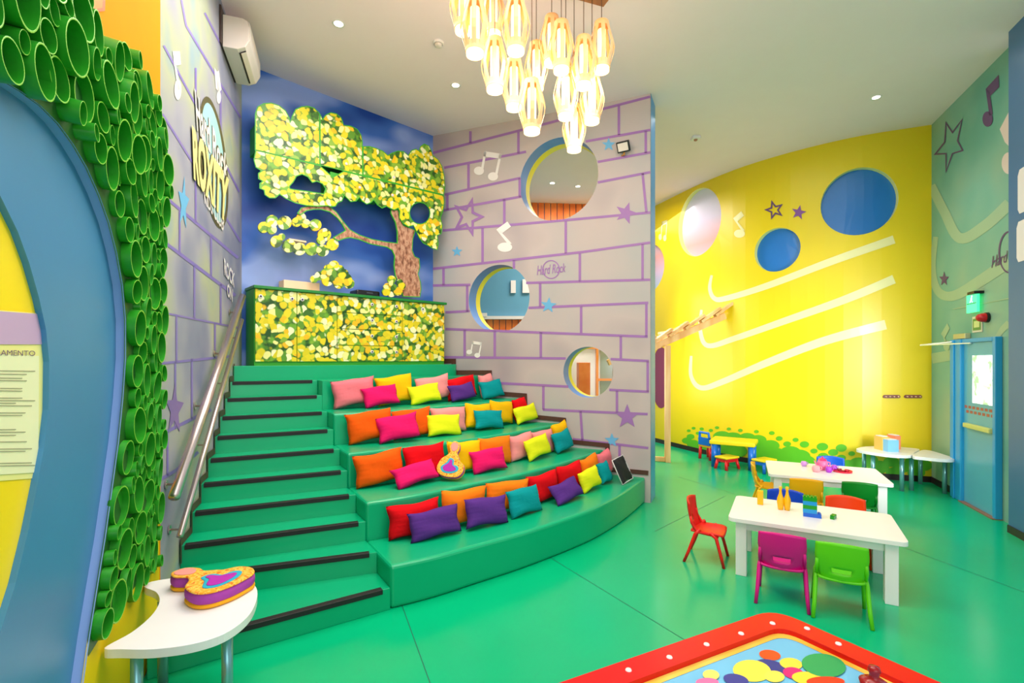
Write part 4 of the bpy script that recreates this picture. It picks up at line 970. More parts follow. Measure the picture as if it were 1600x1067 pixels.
ORD = ['first', 'second', 'third', 'fourth', 'fifth', 'sixth', 'seventh']
def pillow(color, bl, br, top, z, lean, label, th=.13, seed=0, name='cushion', m=None, push=0.0, cat='cushion', group=None, riser=None, need=0.0):
    a, b = P(bl[0], bl[1], z), P(br[0], br[1], z); B = (a + b) / 2; x = (b - a); W2 = x.length; x.normalize()
    if riser:                                   # keep the cushion clear of the riser behind it
        pl_ = spline(curve[riser], 6); best = None
        for p_, q_ in zip(pl_, pl_[1:]):
            p_, q_ = Vector(p_), Vector(q_); e = q_ - p_; f = max(0, min(1, (B.xy - p_).dot(e) / e.length_squared)); c_ = p_ + e * f
            n_ = Vector((e.y, -e.x)).normalized(); dd = (B.xy - c_).length
            if best is None or dd < best[0]: best = (dd, (B.xy - c_).dot(n_), n_, e.normalized())
        if best[1] < need: B = B + Vector((best[2].x, best[2].y, 0)) * (need - best[1])
        if need < .15: x = (x + Vector((best[3].x, best[3].y, 0)) * 1.5).normalized()
    back = Vector((-x.y, x.x, 0)); v = Vector((0, 0, math.cos(R(lean)))) + back * math.sin(R(lean))
    tx, ty = (top[0] - 800) / F, (HY - top[1]) / F       # solve B + h v + k x on the ray
    a1, b1, c1 = v.x - tx * v.y, x.x - tx * x.y, -(B.x - tx * B.y)
    a2, b2, c2 = v.z - ty * v.y, x.z - ty * x.y, -(B.z - HC - ty * B.y)
    dt = a1 * b2 - a2 * b1; hh = (c1 * b2 - c2 * b1) / dt; kk = (a1 * c2 - a2 * c1) / dt
    kk = max(-.12 * hh, min(.12 * hh, kk)); up_ = (v * hh + x * kk); H2 = up_.length; zl = up_.normalized(); yl = zl.cross(x).normalized(); xl = yl.cross(zl)
    H2 = min(max(H2, .16), .46)
    mb = pillow_mesh(W2 * 1.06, H2 * 1.05, th, seed); o = mb.build(name, m, smooth=True)
    import bmesh
    bm = bmesh.new(); bm.from_mesh(o.data); bmesh.ops.remove_doubles(bm, verts=bm.verts, dist=1e-4); bm.to_mesh(o.data); bm.free()
    M4 = Matrix(((xl.x, yl.x, zl.x, 0), (xl.y, yl.y, zl.y, 0), (xl.z, yl.z, zl.z, 0), (0, 0, 0, 1)))
    lowest = min((M4 @ v_.co).z for v_ in o.data.vertices)
    base_ = B + back * push - Vector((0, 0, lowest - .001))
    wp0 = Vector(W_); pen = max(0, max(-((base_ + M4 @ v_.co).xy - wp0).dot(NP) for v_ in o.data.vertices) + .012)
    if pen > .012:                              # the last ones are squeezed against the partition
        sc_x = max(.45, 1 - pen * 1.15 / W2); o.data.transform(Matrix.Diagonal((sc_x, 1, 1, 1))); B = B - Vector((xl.x, xl.y, 0)) * pen * .55
    o.matrix_world = Matrix.Translation(B + back * push - Vector((0, 0, lowest - .001))) @ M4
    tag(o, label, cat, group); return o
def fabric(c):
    return mat(c.replace(' ', '_') + '_cushion_fabric', CC[c], .85, vary=.06, vscale=9, bump=.55, bscale=13, spec=.15)
ROWS = {
 4: dict(z=tz[4], nm='top', back=[('pink', (513, 638), (580, 635), (545, 598)), ('yellow', (584, 634), (642, 631), (613, 592)), ('light pink', (645, 630), (694, 626), (668, 594)), ('red', (695, 627), (736, 623), (714, 594)), ('light pink', (737, 622), (771, 619), (754, 589))],
    front=[('magenta', (566, 638), (619, 635), (591, 608)), ('lime', (639, 633), (686, 630), (660, 605)), ('purple', (697, 628), (735, 625), (714, 604)), ('teal', (736, 623), (770, 621), (752, 598))]),
 3: dict(z=tz[3], nm='second highest', back=[('orange', (540, 693), (610, 688), (575, 648)), ('orange', (611, 687), (673, 681), (642, 643)), ('light pink', (674, 680), (726, 673), (700, 639)), ('yellow', (727, 673), (767, 668), (747, 634)), ('yellow', (768, 668), (798, 662), (783, 631)), ('red', (799, 661), (828, 656), (814, 626))],
    front=[('magenta', (585, 692), (647, 687), (613, 655)), ('lime', (670, 684), (720, 679), (692, 650)), ('teal', (743, 674), (785, 669), (762, 644)), ('lime', (803, 664), (836, 659), (804, 640))]),
 2: dict(z=tz[2], nm='second lowest', back=[('orange', (558, 764), (632, 753), (590, 711)), ('red', (634, 752), (698, 744), (662, 699)), ('yellow', (700, 744), (751, 735), (725, 693)), ('amber orange', (752, 735), (796, 723), (772, 686)), ('light pink', (797, 722), (830, 713), (812, 680)), ('light pink', (831, 713), (861, 705), (846, 674)), ('yellow', (862, 704), (893, 695), (876, 665))],
    front=[('magenta', (622, 765), (688, 752), (638, 731)), ('magenta', (741, 742), (792, 733), (760, 704)), ('lime', (827, 722), (862, 713), (835, 688)), ('teal', (864, 709), (890, 702), (874, 678))]),
 1: dict(z=tz[1], nm='lowest', back=[('red', (608, 845), (688, 830), (646, 787)), ('amber orange', (690, 829), (760, 812), (725, 768)), ('amber orange', (762, 811), (824, 793), (793, 756)), ('red', (826, 790), (871, 776), (846, 741)), ('red', (872, 775), (905, 761), (888, 726)), ('amber orange', (906, 760), (931, 750), (918, 717)), ('pink', (932, 750), (961, 737), (946, 708))],
    front=[('purple', (644, 849), (720, 833), (676, 798)), ('purple', (731, 831), (793, 816), (758, 780)), ('teal', (800, 812), (846, 797), (815, 764)), ('purple', (872, 791), (914, 778), (875, 757)), ('lime', (912, 772), (940, 762), (911, 739)), ('teal', (941, 758), (957, 754), (938, 726))])}
sd = 0
for i, row in ROWS.items():
    for line, lean in (('back', 7), ('front', 18)):
        for j, (c, bl, br, tp) in enumerate(row[line]):
            sd += 1
            ln = lean + (18 if (i == 2 and line == 'front' and j == 0) or (i == 1 and line == 'front' and j == 3) else 0)
            pos = 'in the back line' if line == 'back' else 'in the front line'
            pillow(c, bl, br, tp, row['z'], ln, '%s cushion %s, %s from the left, %s seating tier' % (c, pos, ORD[j], row['nm']), .13 if line == 'back' else .11, sd, m=fabric(c), riser=i + 1, need=.12 if line == 'back' else .275, group='cushions on the green seating tiers')
o = pillow('black', (968, 757), (985, 751), (961, 718), tz[1], 24, 'black cushion with white piping at the right end of the lowest seating tier', .05, 99, 'piped_cushion', mat('black_cushion_fabric', (16, 16, 20), .7), push=-.04)
me = o.data; xs = [v.co.x for v in me.vertices]; zs = [v.co.z for v in me.vertices]; hx, hz = max(xs), max(zs)
mb = MB(); lp = [(-hx, -.0, .005), (hx, -.0, .005), (hx, -.0, hz), (-hx, -.0, hz), (-hx, 0, .005)]
mb.tube(lp, .006, 8); pp = mb.build('piping', M_white, o, True)

# ------------------------------------------------------------------ guitar shaped plush cushions
def gpoly(pts): return spline(pts, 5, True)
G_body = gpoly([(-.19, -.02), (-.155, -.10), (-.06, -.14), (.04, -.145), (.12, -.13), (.175, -.06), (.17, .03), (.10, .09), (.085, .13), (.05, .20), (.07, .27), (.05, .35), (-.02, .37), (-.06, .30), (-.04, .22), (-.075, .16), (-.15, .10)])
def guitar(name, M4, label):
    t = empty(name); t.matrix_world = M4
    def puff(poly, z0, z1, m, nm, inset=.012):
        cx = sum(p[0] for p in poly) / len(poly); cy = sum(p[1] for p in poly) / len(poly)
        mb = MB(); k = len(poly); prof = [(0.0, z0 - .0), (.008, z0 + (z1 - z0) * .2), (.010, (z0 + z1) / 2), (.008, z1 - (z1 - z0) * .2), (0.0, z1)]
        def offs(d):
            out = []
            for i in range(k):
                a, b = poly[i - 1], poly[(i + 1) % k]; dx, dy = b[0] - a[0], b[1] - a[1]; l = math.hypot(dx, dy) or 1; out.append((poly[i][0] + dy / l * d, poly[i][1] - dx / l * d))
            return out
        rings = [[(x, y, z) for x, y in offs(d)] for d, z in prof]
        vs = [v for r_ in rings for v in r_]; fs = []
        for i in range(len(prof) - 1):
            for q_ in range(k): fs.append((i * k + q_, i * k + (q_ + 1) % k, (i + 1) * k + (q_ + 1) % k, (i + 1) * k + q_))
        mb.add(vs, fs); v2, f2 = fill2d([poly]); mb.add([(x, y, z1) for x, y in v2], f2); mb.add([(x, y, z0) for x, y in v2], [tuple(reversed(f)) for f in f2])
        return mb.build(nm, m, t, True)
    puff(G_body, 0.0, .025, mat('yellow_plush', (250, 176, 10), .8, bump=.3), 'yellow_back')
    puff(G_body, .025, .085, mat('violet_plush', (168, 62, 170), .85, bump=.3, bscale=40), 'violet_side')
    puff([(x * .985, y * .985) for x, y in G_body], .085, .098, ramp_mat('orange_embroidered_plush', [(0.4, (246, 160, 30)), (0.55, (250, 206, 90)), (0.62, (236, 120, 20))], 34, .8) if 'orange_embroidered_plush' not in MATS else MATS['orange_embroidered_plush'], 'orange_face')
    puff(gpoly([(-.13, -.02), (-.09, -.08), (.02, -.09), (.10, -.05), (.09, 0), (.03, .02), (.02, .09), (-.03, .11), (-.06, .05)]), .098, .101, mat('cyan_plush', (30, 170, 200), .8), 'cyan_patch')
    puff(gpoly([(-.10, -.015), (-.07, -.06), (.01, -.065), (.07, -.04), (.05, -.01), (.01, .02), (.0, .08), (-.02, .085), (-.035, .04)]), .101, .104, mat('magenta_plush', (176, 30, 170), .8), 'magenta_patch')
    puff(gpoly([(-.03, .26), (.0, .23), (.045, .27), (.035, .33), (-.015, .345), (-.04, .31)]), .098, .102, mat('rose_plush', (244, 150, 140), .8), 'head_patch')
    return tag(t, label, 'plush cushion')
ZM = 0.55
c0 = P(365, 925, ZM); c1 = P(290, 912, ZM); ctr = P(345, 928, ZM)
d = (c1 - c0); d.normalize()
# lying on the moon table, neck pointing left
Mt = Matrix(((-d.y * -1, d.x, 0, ctr.x), (-d.x, d.y, 0, ctr.y), (0, 0, 1, ZM + .002), (0, 0, 0, 1)))
yv = Vector((d.x, d.y, 0)); xv = Vector((d.y, -d.x, 0))
Mt = Matrix(((xv.x, yv.x, 0, ctr.x), (xv.y, yv.y, 0, ctr.y), (0, 0, 1, ZM + .002), (0, 0, 0, 1)))
guitar('guitar_cushion', Mt @ Matrix.Scale(.9, 4), 'guitar-shaped plush cushion in orange and violet lying on the white crescent table')
B = P(706, 750, tz[2]); lean = R(32); zv = Vector((0, math.sin(lean), math.cos(lean))); ct = B + zv * .15
nrm = Vector((-.1, -math.cos(lean), math.sin(lean))).normalized(); upv = (zv + Vector((.12, .03, 0))); upv = (upv - nrm * upv.dot(nrm)).normalized(); xv = upv.cross(nrm)
guitar('guitar_cushion', Matrix(((xv.x, upv.x, nrm.x, ct.x), (xv.y, upv.y, nrm.y, ct.y - .05), (xv.z, upv.z, nrm.z, ct.z - .02), (0, 0, 0, 1))) @ Matrix.Scale(.72, 4), 'guitar-shaped plush cushion propped upright on the second lowest seating tier')

# ------------------------------------------------------------------ crescent tables
def crescent(loop, z, legs, label, th=.042, rleg=.026):
    t = empty('crescent_table'); lp = [tuple(P(x, y, z)[:2]) for x, y in loop]
    mb = MB(); mb.prism(lp, z - th, z); mb.build('tabletop', M_ptop, t, bevel=.006)
    for x, y in legs:
        mb = MB(); mb.tube([(x, y, 0.0), (x, y, z - th)], rleg, 18); lg = mb.build('leg', M_leg, t, True)
    tag(rebase(t), label, 'table', 'white crescent tables')
near = spline([(163, 1012), (205, 988), (236, 962), (249, 940), (244, 925), (226, 917), (232, 910), (262, 904), (320, 897), (370, 898), (398, 914), (401, 936), (386, 964), (350, 990), (300, 1006), (240, 1014), (190, 1014)], 5, True)
lg = [P(214, 1010, ZM), P(250, 995, ZM), P(354, 978, ZM)]
crescent(near, ZM, [(-1.755, 2.305), (-1.955, 2.76), (-1.43, 2.475)], 'white crescent table on steel legs at the foot of the stairs, holding a plush guitar')
z2 = .53
far1 = spline([(1338, 701), (1352, 697.5), (1380, 697), (1410, 698.5), (1436, 701.5), (1430, 706), (1423, 711), (1400, 711), (1372, 708), (1350, 704.5)], 5, True)
far2 = spline([(1426, 712), (1433, 706.5), (1441, 703), (1452, 703.5), (1464, 706.5), (1480, 711.5), (1492, 715.5), (1488, 717.5), (1470, 717), (1450, 715)], 5, True)
def lgp(px, py): q = P(px, py, 0); return (q.x, q.y)
crescent(far1, z2, [lgp(1350, 752), lgp(1364, 760), lgp(1388, 748), lgp(1409, 767)], 'white crescent table against the yellow wall, carrying the magazine files', rleg=.028)
crescent(far2, z2, [lgp(1424, 766), lgp(1438, 756), lgp(1476, 771)], 'white crescent table in the corner beside the blue door', rleg=.028)
for x, y, sx_, h2, c, lab in ((1384, 704, .10, .20, (232, 190, 90), 'tan magazine file on the far crescent table, left of three'), (1396, 706, .15, .17, (130, 196, 236), 'light blue magazine file on the far crescent table, in front'), (1403, 702, .08, .2, (240, 140, 100), 'orange magazine file on the far crescent table, behind the light blue one')):
    p = P(x, y, z2); t = empty('magazine_file'); m = mat('file_card_%d' % c[1], c, .6); mb = MB()
    W3, D3 = sx_, .16
    for cx_, cy_, a_, b_ in ((0, 0, W3, .006), (0, D3, W3, .006), (-W3 / 2, D3 / 2, .006, D3), (W3 / 2, D3 / 2, .006, D3)): mb.box((p.x + cx_, p.y + cy_, z2 + h2 / 2), (a_, b_, h2))
    mb.box((p.x, p.y + D3 / 2, z2 + .004), (W3, D3, .006)); mb.build('file_box', m, t)
    mb = MB(); mb.box((p.x, p.y + D3 / 2, z2 + h2 * .55), (W3 * .8, D3 * .8, h2 * 1.0), rz=.06); mb.build('papers', M_white, t); tag(rebase(t), lab, 'magazine file', 'magazine files on the crescent table')

# ------------------------------------------------------------------ hook rails on the yellow wall
for x0, x1, lab in ((1380, 1407, 'brown peg rail on the yellow wall, left of two'), (1413, 1441, 'brown peg rail on the yellow wall, right of two, nearer the corner')):
    t = empty('peg_rail'); wmesh(WY, [[(x0, 619), (x0 + 2, 617), (x1 - 2, 617), (x1, 619), (x1, 620.5), (x1 - 2, 622), (x0 + 2, 622), (x0, 620.5)]], mat('brown_rail_wood', (120, 62, 50), .4), 'rail', t, .022, .02)
    for i in range(4):
        c = WY.w(x0 + 4 + i * (x1 - x0 - 8) / 3, 619.5, .022); mb = MB(); n = WY.nrm(WY.hit(x0, 619)[0]); mb.tube([c, c + Vector((n.x, n.y, 0)) * .03], .009, 8); mb.build('peg', mat('pale_peg', (230, 190, 150), .4), t)
    tag(rebase(t), lab, 'peg rail', 'peg rails on the yellow wall')

# ------------------------------------------------------------------ white tables
def white_table(c, ang, W3, D3, H3, label):
    t = empty('activity_table', (c[0], c[1], 0), ang)
    mb = MB(); r = .05; lp = []
    for qx, qy, a0 in ((1, 1, 0), (-1, 1, 90), (-1, -1, 180), (1, -1, 270)):
        for i in range(6):
            a = R(a0 + i * 18); lp.append((qx * (W3 / 2 - r) + r * math.cos(a), qy * (D3 / 2 - r) + r * math.sin(a)))
    mb.prism(lp, H3 - .035, H3); mb.build('tabletop', M_ptop, t, bevel=.006)
    for sx2 in (-1, 1):
        for sy in (-1, 1):
            mb = MB(); mb.box((sx2 * (W3 / 2 - .10), sy * (D3 / 2 - .08), (H3 - .035) / 2), (.085, .085, H3 - .035)); mb.build('leg', M_ptop, t, bevel=.004)
    for sy in (-1, 1):
        mb = MB(); mb.box((0, sy * (D3 / 2 - .07), H3 - .07), (W3 - .28, .02, .07)); mb.build('apron', M_ptop, t)
    for sx2 in (-1, 1):
        mb = MB(); mb.box((sx2 * (W3 / 2 - .09), 0, H3 - .07), (.02, D3 - .24, .07)); mb.build('apron', M_ptop, t)
    tag(t, label, 'table', 'white activity tables'); return t
A1 = -math.atan2(.59, 1.05); T1c = (2.60, 4.30); A2 = -math.atan2(.50, 1.07); T2c = (3.80, 6.02)
white_table(T1c, A1, 1.24, .79, .5, 'white rectangular play table nearest the camera, with toy blocks and bottles on it')
white_table(T2c, A2, 1.22, .88, .5, 'white rectangular play table further back, with a pink toy tea set on it')

# ------------------------------------------------------------------ small plastic chairs
def chair_proto():
    def build(m, m2):
        t = empty('kids_chair')
        # facing +Y: backrest at -Y
        mb = MB(); n = 12; W4, D4, zs_ = .31, .29, .285
        vs = []
        for j in range(n + 1):
            for i in range(n + 1):
                a, b = -1 + 2 * i / n, -1 + 2 * j / n; x = a * W4 / 2 * (1 - .08 * (1 - b) / 2); y = b * D4 / 2
                z = zs_ - .02 * (1 - a * a) * (1 - b * b) - .03 * max(0, b - .5) ** 2 * 2 + .01 * abs(a) ** 3
                k = (abs(a) ** 6 + abs(b) ** 6); vs.append((x * (1 - .05 * max(0, k - 1)), y * (1 - .05 * max(0, k - 1)), z))
        fs = [(j * (n + 1) + i, j * (n + 1) + i + 1, (j + 1) * (n + 1) + i + 1, (j + 1) * (n + 1) + i) for j in range(n) for i in range(n)]
        mb.add(vs, fs); o = mb.build('seat', m, t, True); sm = o.modifiers.new('s', 'SOLIDIFY'); sm.thickness = .016; sm.offset = -1
        # backrest shell with hand slot
        mb = MB(); nx_, nz_ = 14, 14; vs = []; fs = []
        for j in range(nz_ + 1):
            f = j / nz_; z = .27 + f * .29; hw = (.125 + .035 * min(1, f * 1.6)) * (1 - .10 * max(0, f - .75) * 4 * .25)
            for i in range(nx_ + 1):
                a = -1 + 2 * i / nx_; zz = z - .018 * a * a * f; x = a * hw; y = -.135 - f * .055 + .04 * a * a - .012 * math.sin(f * math.pi)
                vs.append((x, y, zz))
        for j in range(nz_):
            for i in range(nx_):
                if 3 <= j <= 4 and 4 <= i <= 9: continue
                fs.append((j * (nx_ + 1) + i, (j + 1) * (nx_ + 1) + i, (j + 1) * (nx_ + 1) + i + 1, j * (nx_ + 1) + i + 1))
        mb.add(vs, fs); o = mb.build('backrest', m, t, True); sm = o.modifiers.new('s', 'SOLIDIFY'); sm.thickness = .014; sm.offset = 0
        for sx2 in (-1, 1):
            mb = MB(); mb.tube([(sx2 * .145, -.06, .31), (sx2 * .155, -.10, .26), (sx2 * .165, -.155, .10), (sx2 * .175, -.195, 0)], .017, 12, r2=.013); mb.build('leg', m, t, True)
            mb = MB(); mb.tube([(sx2 * .145, .03, .29), (sx2 * .15, .08, .25), (sx2 * .16, .12, .10), (sx2 * .165, .145, 0)], .017, 12, r2=.013); mb.build('leg', m, t, True)
            mb = MB(); mb.tube([(sx2 * .14, .10, .268), (sx2 * .15, -.08, .285), (sx2 * .15, -.13, .36), (sx2 * .145, -.14, .42)], .013, 10); mb.build('side_frame', m, t, True)
        return t
    return build
mk = chair_proto(); first = None
def chair(color, rgb, pos, face, label):
    global first
    m = mat(color + '_chair_plastic', rgb, .35, vary=.03, spec=.35)
    if first is None: t = mk(m, m); first = t
    else:
        t = copy_tree(first)
        for c in kids(t):
            c.material_slots[0].link = 'OBJECT'; c.material_slots[0].material = m
    t.location = (pos[0], pos[1], 0); t.rotation_euler = (0, 0, math.atan2(face[1], face[0]) - math.pi / 2)
    tag(t, label, 'chair', 'small plastic chairs at the white tables'); return t
v1 = (.49, .87); u1 = (.87, -.49); v2 = (.446, .895); u2 = (.895, -.446)
g = lambda p, d, k: (p[0] + d[0] * k, p[1] + d[1] * k)
chair('magenta', (212, 10, 130), (2.11, 3.85), v1, 'magenta plastic chair at the near side of the front white table')
chair('lime_green', (96, 206, 20), (2.42, 3.64), v1, 'lime green plastic chair at the near side of the front white table')
chair('red', (232, 24, 18), (1.84, 4.60), u1, 'red plastic chair at the left end of the front white table')
chair('royal_blue', (10, 70, 200), (2.66, 4.80), (-v1[0], -v1[1]), 'royal blue plastic chair at the far side of the front white table')
chair('orange_red', (250, 70, 10), (3.10, 4.56), (-v1[0], -v1[1]), 'orange-red plastic chair at the far side of the front white table')
chair('golden_yellow', (246, 180, 10), (3.30, 5.55), v2, 'golden yellow plastic chair at the near side of the back white table')
chair('dark_green', (10, 128, 34), (3.78, 5.40), v2, 'dark green plastic chair at the near side of the back white table')
chair('yellow', (252, 186, 10), (3.21, 6.18), u2, 'yellow plastic chair seen sideways at the left end of the back white table')
chair('cobalt_blue', (16, 84, 190), (4.22, 6.50), (-v2[0], -v2[1]), 'blue plastic chair at the far side of the back white table')

# ------------------------------------------------------------------ toys on the tables
ZT1 = .5
def bottle(px, py, label):
    p = P(px, py, ZT1); t = empty('toy_bottle', (p.x, p.y, ZT1)); m = mat('yellow_toy_plastic', (252, 190, 6), .3)
    mb = MB(); mb.lathe([(.0005, 0), (.02, 0), (.024, .02), (.03, .07), (.028, .10), (.014, .14), (.010, .17), (.012, .185), (.012, .20), (.0005, .20)]); mb.build('body', m, t, True)
    mb = MB(); mb.lathe([(.0135, .185), (.0135, .21), (.0005, .212)]); mb.build('cap', m, t, True); tag(t, label, 'toy bottle', 'toy bottles on the front table')
bottle(1219.5, 796, 'yellow toy bottle on the front white table, left of the pair'); bottle(1230, 797, 'yellow toy bottle on the front white table, right of the pair')
mb = MB(); p = P(1188, 788, ZT1); mb.box((p.x, p.y, ZT1 + .065), (.05, .04, .13), A1); tag(rebase(mb.build('toy_block', mat('yellow_toy_plastic', (252, 190, 6), .3), bevel=.004)), 'upright yellow toy block near the left end of the front white table', 'toy block')
def brick(c, size, m, rz, name='brick', parent=None, nst=4):
    mb = MB(); mb.box(c, size, rz); rot = Matrix.Rotation(rz, 3, 'Z')
    for i in range(nst):
        for j in (-1, 1):
            q = Vector(c) + rot @ Vector(((i + .5 - nst / 2) * size[0] / nst, j * size[1] / 4, size[2] / 2)); mb.lathe([(.0095, 0), (.0095, .009), (.0005, .009)], q, 10)
    return mb.build(name, m, parent)
p = P(1269, 807, ZT1); bb, bg, bd = mat('azure_toy_plastic', (20, 150, 220), .3), mat('green_toy_plastic', (10, 150, 24), .3), mat('blue_toy_plastic', (10, 96, 210), .3)
z = ZT1
for i, m in enumerate((bd, bb, bg, bb, bg)):
    hh = .034; sz = (.135 if i == 0 else .105, .062, hh); c = Vector((p.x, p.y, z + hh / 2)) + (Vector((0, 0, 0)) if i == 0 else Vector((-.015, .008, 0)))
    tag(rebase(brick(tuple(c), sz, m, A1, 'toy_brick')), '%s toy brick, %s from the bottom of the tower on the front table' % (('blue', 'azure', 'green', 'azure', 'green')[i], ORD[i]), 'toy brick', 'bricks of the toy tower'); z += hh
p = P(1302, 810, ZT1); tag(rebase(brick((p.x, p.y, ZT1 + .012), (.075, .03, .024), bg, A1 + 1.25, 'toy_brick', None, 3)), 'loose green toy brick lying right of the block tower', 'toy brick')

def pot(px, py, r, hgt, c, label, name, lid=True):
    p = P(px, py, ZT1); t = empty(name, (p.x, p.y, ZT1)); m = mat('toy_%s_%d_%d' % (name, c[0], c[1]), c, .3)
    mb = MB(); mb.lathe([(.0005, 0), (r * .7, 0), (r, hgt * .35), (r * .95, hgt * .7), (r * .75, hgt), (.0005, hgt)]); mb.build('body', m, t, True)
    mb = MB(); mb.tube([(r * .9, 0, hgt * .3), (r * 1.5, 0, hgt * .4), (r * 1.5, 0, hgt * .75), (r * .85, 0, hgt * .8)], r * .12, 8); mb.build('handle', m, t, True)
    if lid:
        mb = MB(); mb.lathe([(r * .78, hgt), (r * .5, hgt * 1.18), (r * .14, hgt * 1.22), (r * .16, hgt * 1.35), (.0005, hgt * 1.38)]); mb.build('lid', mat('toy_pink_lid', (230, 40, 110), .3), t, True)
        mb = MB(); mb.tube([(-r * .85, 0, hgt * .35), (-r * 1.4, 0, hgt * .7), (-r * 1.6, 0, hgt * .95)], r * .16, 8, r2=r * .1); mb.build('spout', m, t, True)
    tag(t, label, 'toy tea set', 'toy tea set on the back white table')
pot(1256, 728, .035, .06, (206, 150, 226), 'lilac toy cup at the left of the tea set', 'toy_cup', False)
pot(1285, 734, .062, .12, (244, 110, 160), 'pink toy teapot, the biggest piece of the tea set', 'toy_teapot')
pot(1275, 737, .045, .075, (248, 170, 176), 'pale pink toy cup in front of the pink teapot', 'toy_cup', False)
pot(1295, 738, .036, .07, (176, 60, 206), 'violet toy cup just left of the red tray', 'toy_cup', False); pot(1303, 734, .034, .06, (166, 70, 196), 'violet toy cup behind the red tray', 'toy_cup', False)
p = P(1316, 737, ZT1); t = empty('toy_tray', (p.x, p.y, ZT1)); mb = MB(); mb.lathe([(.0005, .004), (.09, .004), (.105, .02), (.10, .0), (.0005, 0)]); mb.build('plate', mat('red_toy_plastic', (214, 14, 50), .3), t, True); tag(t, 'round red toy plate at the right of the tea set', 'toy plate')
for dx, dy, c, lab in ((-.03, 0, (140, 20, 40), 'dark red toy fruit on the left of the red toy plate'), (.03, .02, (236, 210, 170), 'cream toy biscuit at the back of the red toy plate'), (.035, -.03, (180, 20, 40), 'red toy fruit at the front of the red toy plate')):
    mb = MB(); mb.lathe([(.0005, 0), (.02, .003), (.026, .015), (.018, .03), (.0005, .033)], (p.x + dx, p.y + dy, ZT1 + .005), 14); tag(rebase(mb.build('toy_food', mat('toy_food_%d' % c[0], c, .4), smooth=True)), lab, 'toy food')

# ------------------------------------------------------------------ toddler table set
tt = empty('toddler_table'); yl, bl_, rd = mat('yellow_moulded_plastic', (250, 214, 30), .3), mat('blue_moulded_plastic', (20, 110, 214), .3), mat('red_moulded_plastic', (226, 20, 30), .3)
cx, cy = 3.88, 8.62; an = -.55; rot = Matrix.Rotation(an, 3, 'Z')
mb = MB(); mb.box((cx, cy, .43), (.72, .56, .07), an); mb.build('tabletop', yl, tt, bevel=.02, seg=3)
for a in (-1, 1):
    for b in (-1, 1):
        q = Vector((cx, cy, 0)) + rot @ Vector((a * .29, b * .21, 0)); mb = MB(); mb.tube([(q.x, q.y, 0), (q.x, q.y, .40)], .045, 16); mb.build('leg', bl_, tt, True)
tag(rebase(tt), 'low yellow plastic table with blue legs against the yellow wall', 'table')
def stool(px, py, base, label):
    p = P(px, py, 0); t = empty('toddler_stool', (p.x, p.y, 0), .5)
    mb = MB(); mb.box((0, 0, .20), (.34, .24, .035)); mb.build('seat', yl, t, bevel=.012)
    mb = MB(); mb.box((0, 0, .155), (.30, .21, .06)); mb.build('apron', base, t, bevel=.008)
    for a in (-1, 1):
        for b in (-1, 1): mb = MB(); mb.tube([(a * .13, b * .085, .15), (a * .16, b * .11, 0)], .026, 10); mb.build('leg', base, t, True)
    tag(t, label, 'stool', 'low plastic stools')
stool(1136, 732, rd, 'low plastic stool with yellow seat and red base in front of the yellow table'); stool(1194, 737, bl_, 'low plastic stool with yellow seat and blue base right of the yellow table')
p = P(1108, 717, 0); t = empty('toddler_chair', (p.x, p.y, 0), -1.1)
mb = MB(); mb.box((0, 0, .25), (.28, .26, .05)); mb.build('seat', mat('orange_moulded_plastic', (250, 170, 30), .3), t, bevel=.015)
mb = MB(); mb.box((0, -.12, .34), (.26, .04, .14)); mb.tube([(-.11, -.12, .40), (-.10, -.13, .5), (.10, -.13, .5), (.11, -.12, .40)], .025, 10); mb.build('backrest', bl_, t, bevel=.008)
for a in (-1, 1):
    for b in (-1, 1): mb = MB(); mb.tube([(a * .11, b * .1, .24), (a * .12, b * .11, 0)], .028, 10); mb.build('leg', rd, t, True)
tag(t, 'small plastic chair with blue back and red legs left of the yellow table', 'chair')

# ------------------------------------------------------------------ red play table in the foreground
rt = empty('bead_play_table'); ZR = .50
M_red = mat('glossy_red_frame', (216, 4, 8), .3, spec=.35, vary=.03)
Kx = P(1209, 951, ZR); dl = (P(875, 1067, ZR) - P(1150, 972, ZR)); dl.normalize(); dr = (P(1470, 1067, ZR) - P(1260, 974, ZR)); dr.normalize()
Ll, Lr = 1.7, 1.25
corner = [Kx, Kx + dl * Ll, Kx + dl * Ll + dr * Lr, Kx + dr * Lr]
def rrect(c, r, inset=0):
    ce = sum((q.to_3d() for q in c), Vector()) / 4; out = []
    n = len(c)
    pts = []
    for i in range(n):
        a, b, d_ = c[i - 1], c[i], c[(i + 1) % n]; e1 = (a - b).normalized(); e2 = (d_ - b).normalized(); s__ = abs(e1.cross(e2).z)
        pts.append(b + (e1 + e2) * (inset / s__))
    for i in range(n):
        a, b, d_ = pts[i - 1], pts[i], pts[(i + 1) % n]; e1 = (a - b).normalized(); e2 = (d_ - b).normalized()
        for k in range(7):
            f = k / 6; p1 = b + e1 * r * (1 - f); p2 = b + e2 * r * f; q = p1 * (1 - f) + p2 * f; out.append((q.x, q.y))
    return out
oc = rrect(corner, .14); ic = rrect(corner, .10, .13)
mb = MB(); vs, fs = fill2d([oc, ic]); fix = lambda F_: F_
mb.add([(x, y, ZR) for x, y in vs], fs)
k = len(oc); mb.add([(x, y, ZR) for x, y in oc] + [(x, y, ZR - .07) for x, y in oc], [(i, (i + 1) % k, k + (i + 1) % k, k + i) for i in range(k)])
k = len(ic); mb.add([(x, y, ZR) for x, y in ic] + [(x, y, ZR - .03) for x, y in ic], [(i, (i + 1) % k, k + (i + 1) % k, k + i) for i in range(k)])
mb.build('frame', M_red, rt)
ic2 = rrect(corner, .10, .128); ic3 = rrect(corner, .09, .165)
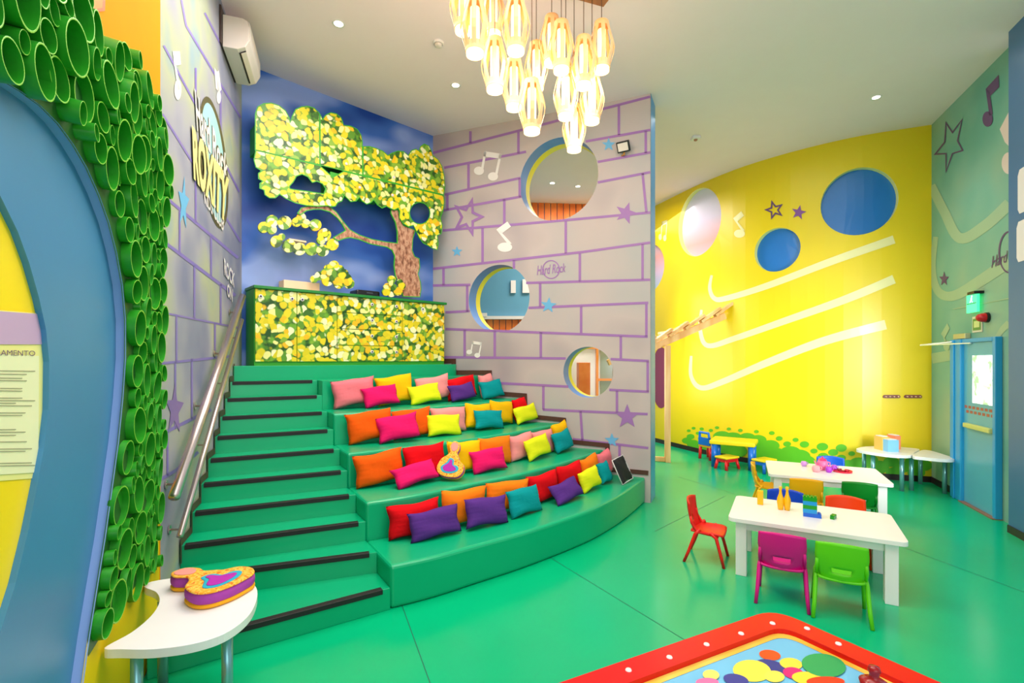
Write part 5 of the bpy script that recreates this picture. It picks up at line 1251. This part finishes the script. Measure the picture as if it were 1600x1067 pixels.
mb = MB(); mb.prism(ic2, ZR - .06, ZR - .025); mb.build('play_surface', mat('light_blue_print', (110, 190, 232), .25, vary=.12, vscale=2), rt)
mb = MB(); vs, fs = fill2d([rrect(corner, .10, .131), ic3]); mb.add([(x, y, ZR - .0235) for x, y in vs], fs); mb.build('golden_border', ramp_mat('golden_print', [(0.3, (240, 170, 40)), (0.7, (252, 220, 110))], 3, .3), rt)
for x, y, rx, ry, ro, c in ((1203, 1023, 17, 8, .15, (240, 76, 20)), (1205, 1042, 26, 11, .25, (44, 50, 140)), (1175, 1048, 30, 17, .1, (246, 224, 80)), (1236, 1037, 18, 9, .15, (250, 216, 70)), (1210, 1057, 16, 9, .1, (248, 220, 90)), (1240, 1052, 17, 9, .2, (230, 10, 120)), (1262, 1060, 25, 10, .1, (248, 216, 60)),
                         (1287, 1040, 35, 18, .15, (30, 160, 90)), (1111, 1055, 13, 8, .1, (250, 226, 110)), (1150, 1063, 20, 9, .2, (52, 56, 150)), (1105, 1067, 18, 7, 0, (240, 110, 170)), (1290, 1066, 30, 8, 0, (236, 50, 20))):
    mb = MB(); q = [P(a, b, ZR - .022)[:2] for a, b in ell(x, y, rx, ry, 24, ro)]; vs, fs = fill2d([[tuple(p_) for p_ in reversed(q)]])
    BZ = globals().get('BZ', 0) + 1; zz = ZR - .0230 + .0004 * BZ; mb.add([(a, b, zz) for a, b in vs], fs); mb.build('printed_balloon', mat('balloon_%d_%d' % (c[0], c[1]), c, .3), rt)
for x, y in ((982, 1047), (1046, 1027), (1104, 1007), (1158, 990), (1207, 974), (1261, 982), (1310, 1006)):
    p = P(x, y, ZR); mb = MB(); mb.lathe([(.014, 0), (.012, .005), (.0005, .007)], p, 16); mb.build('bolt_cap', M_white, rt, True)
for q in corner:
    ce = sum(corner, Vector()) / 4; b = q + (ce - q).normalized() * .22; mb = MB(); mb.tube([(b.x, b.y, 0), (b.x, b.y, ZR - .06)], .035, 16); mb.build('leg', M_red, rt, True)
p = P(1366, 1066, ZR); mb = MB(); mb.lathe([(.05, 0), (.055, .02), (.04, .03), (.02, .035), (.018, .055), (.024, .07), (.02, .085), (.0005, .09)], p + Vector((0, .0, -.02)), 20); mb.build('turning_knob', mat('dark_red_plastic', (150, 10, 22), .25), rt, True)
tag(rebase(rt), 'red-rimmed children\'s play table with balloon print in the right foreground', 'play table')
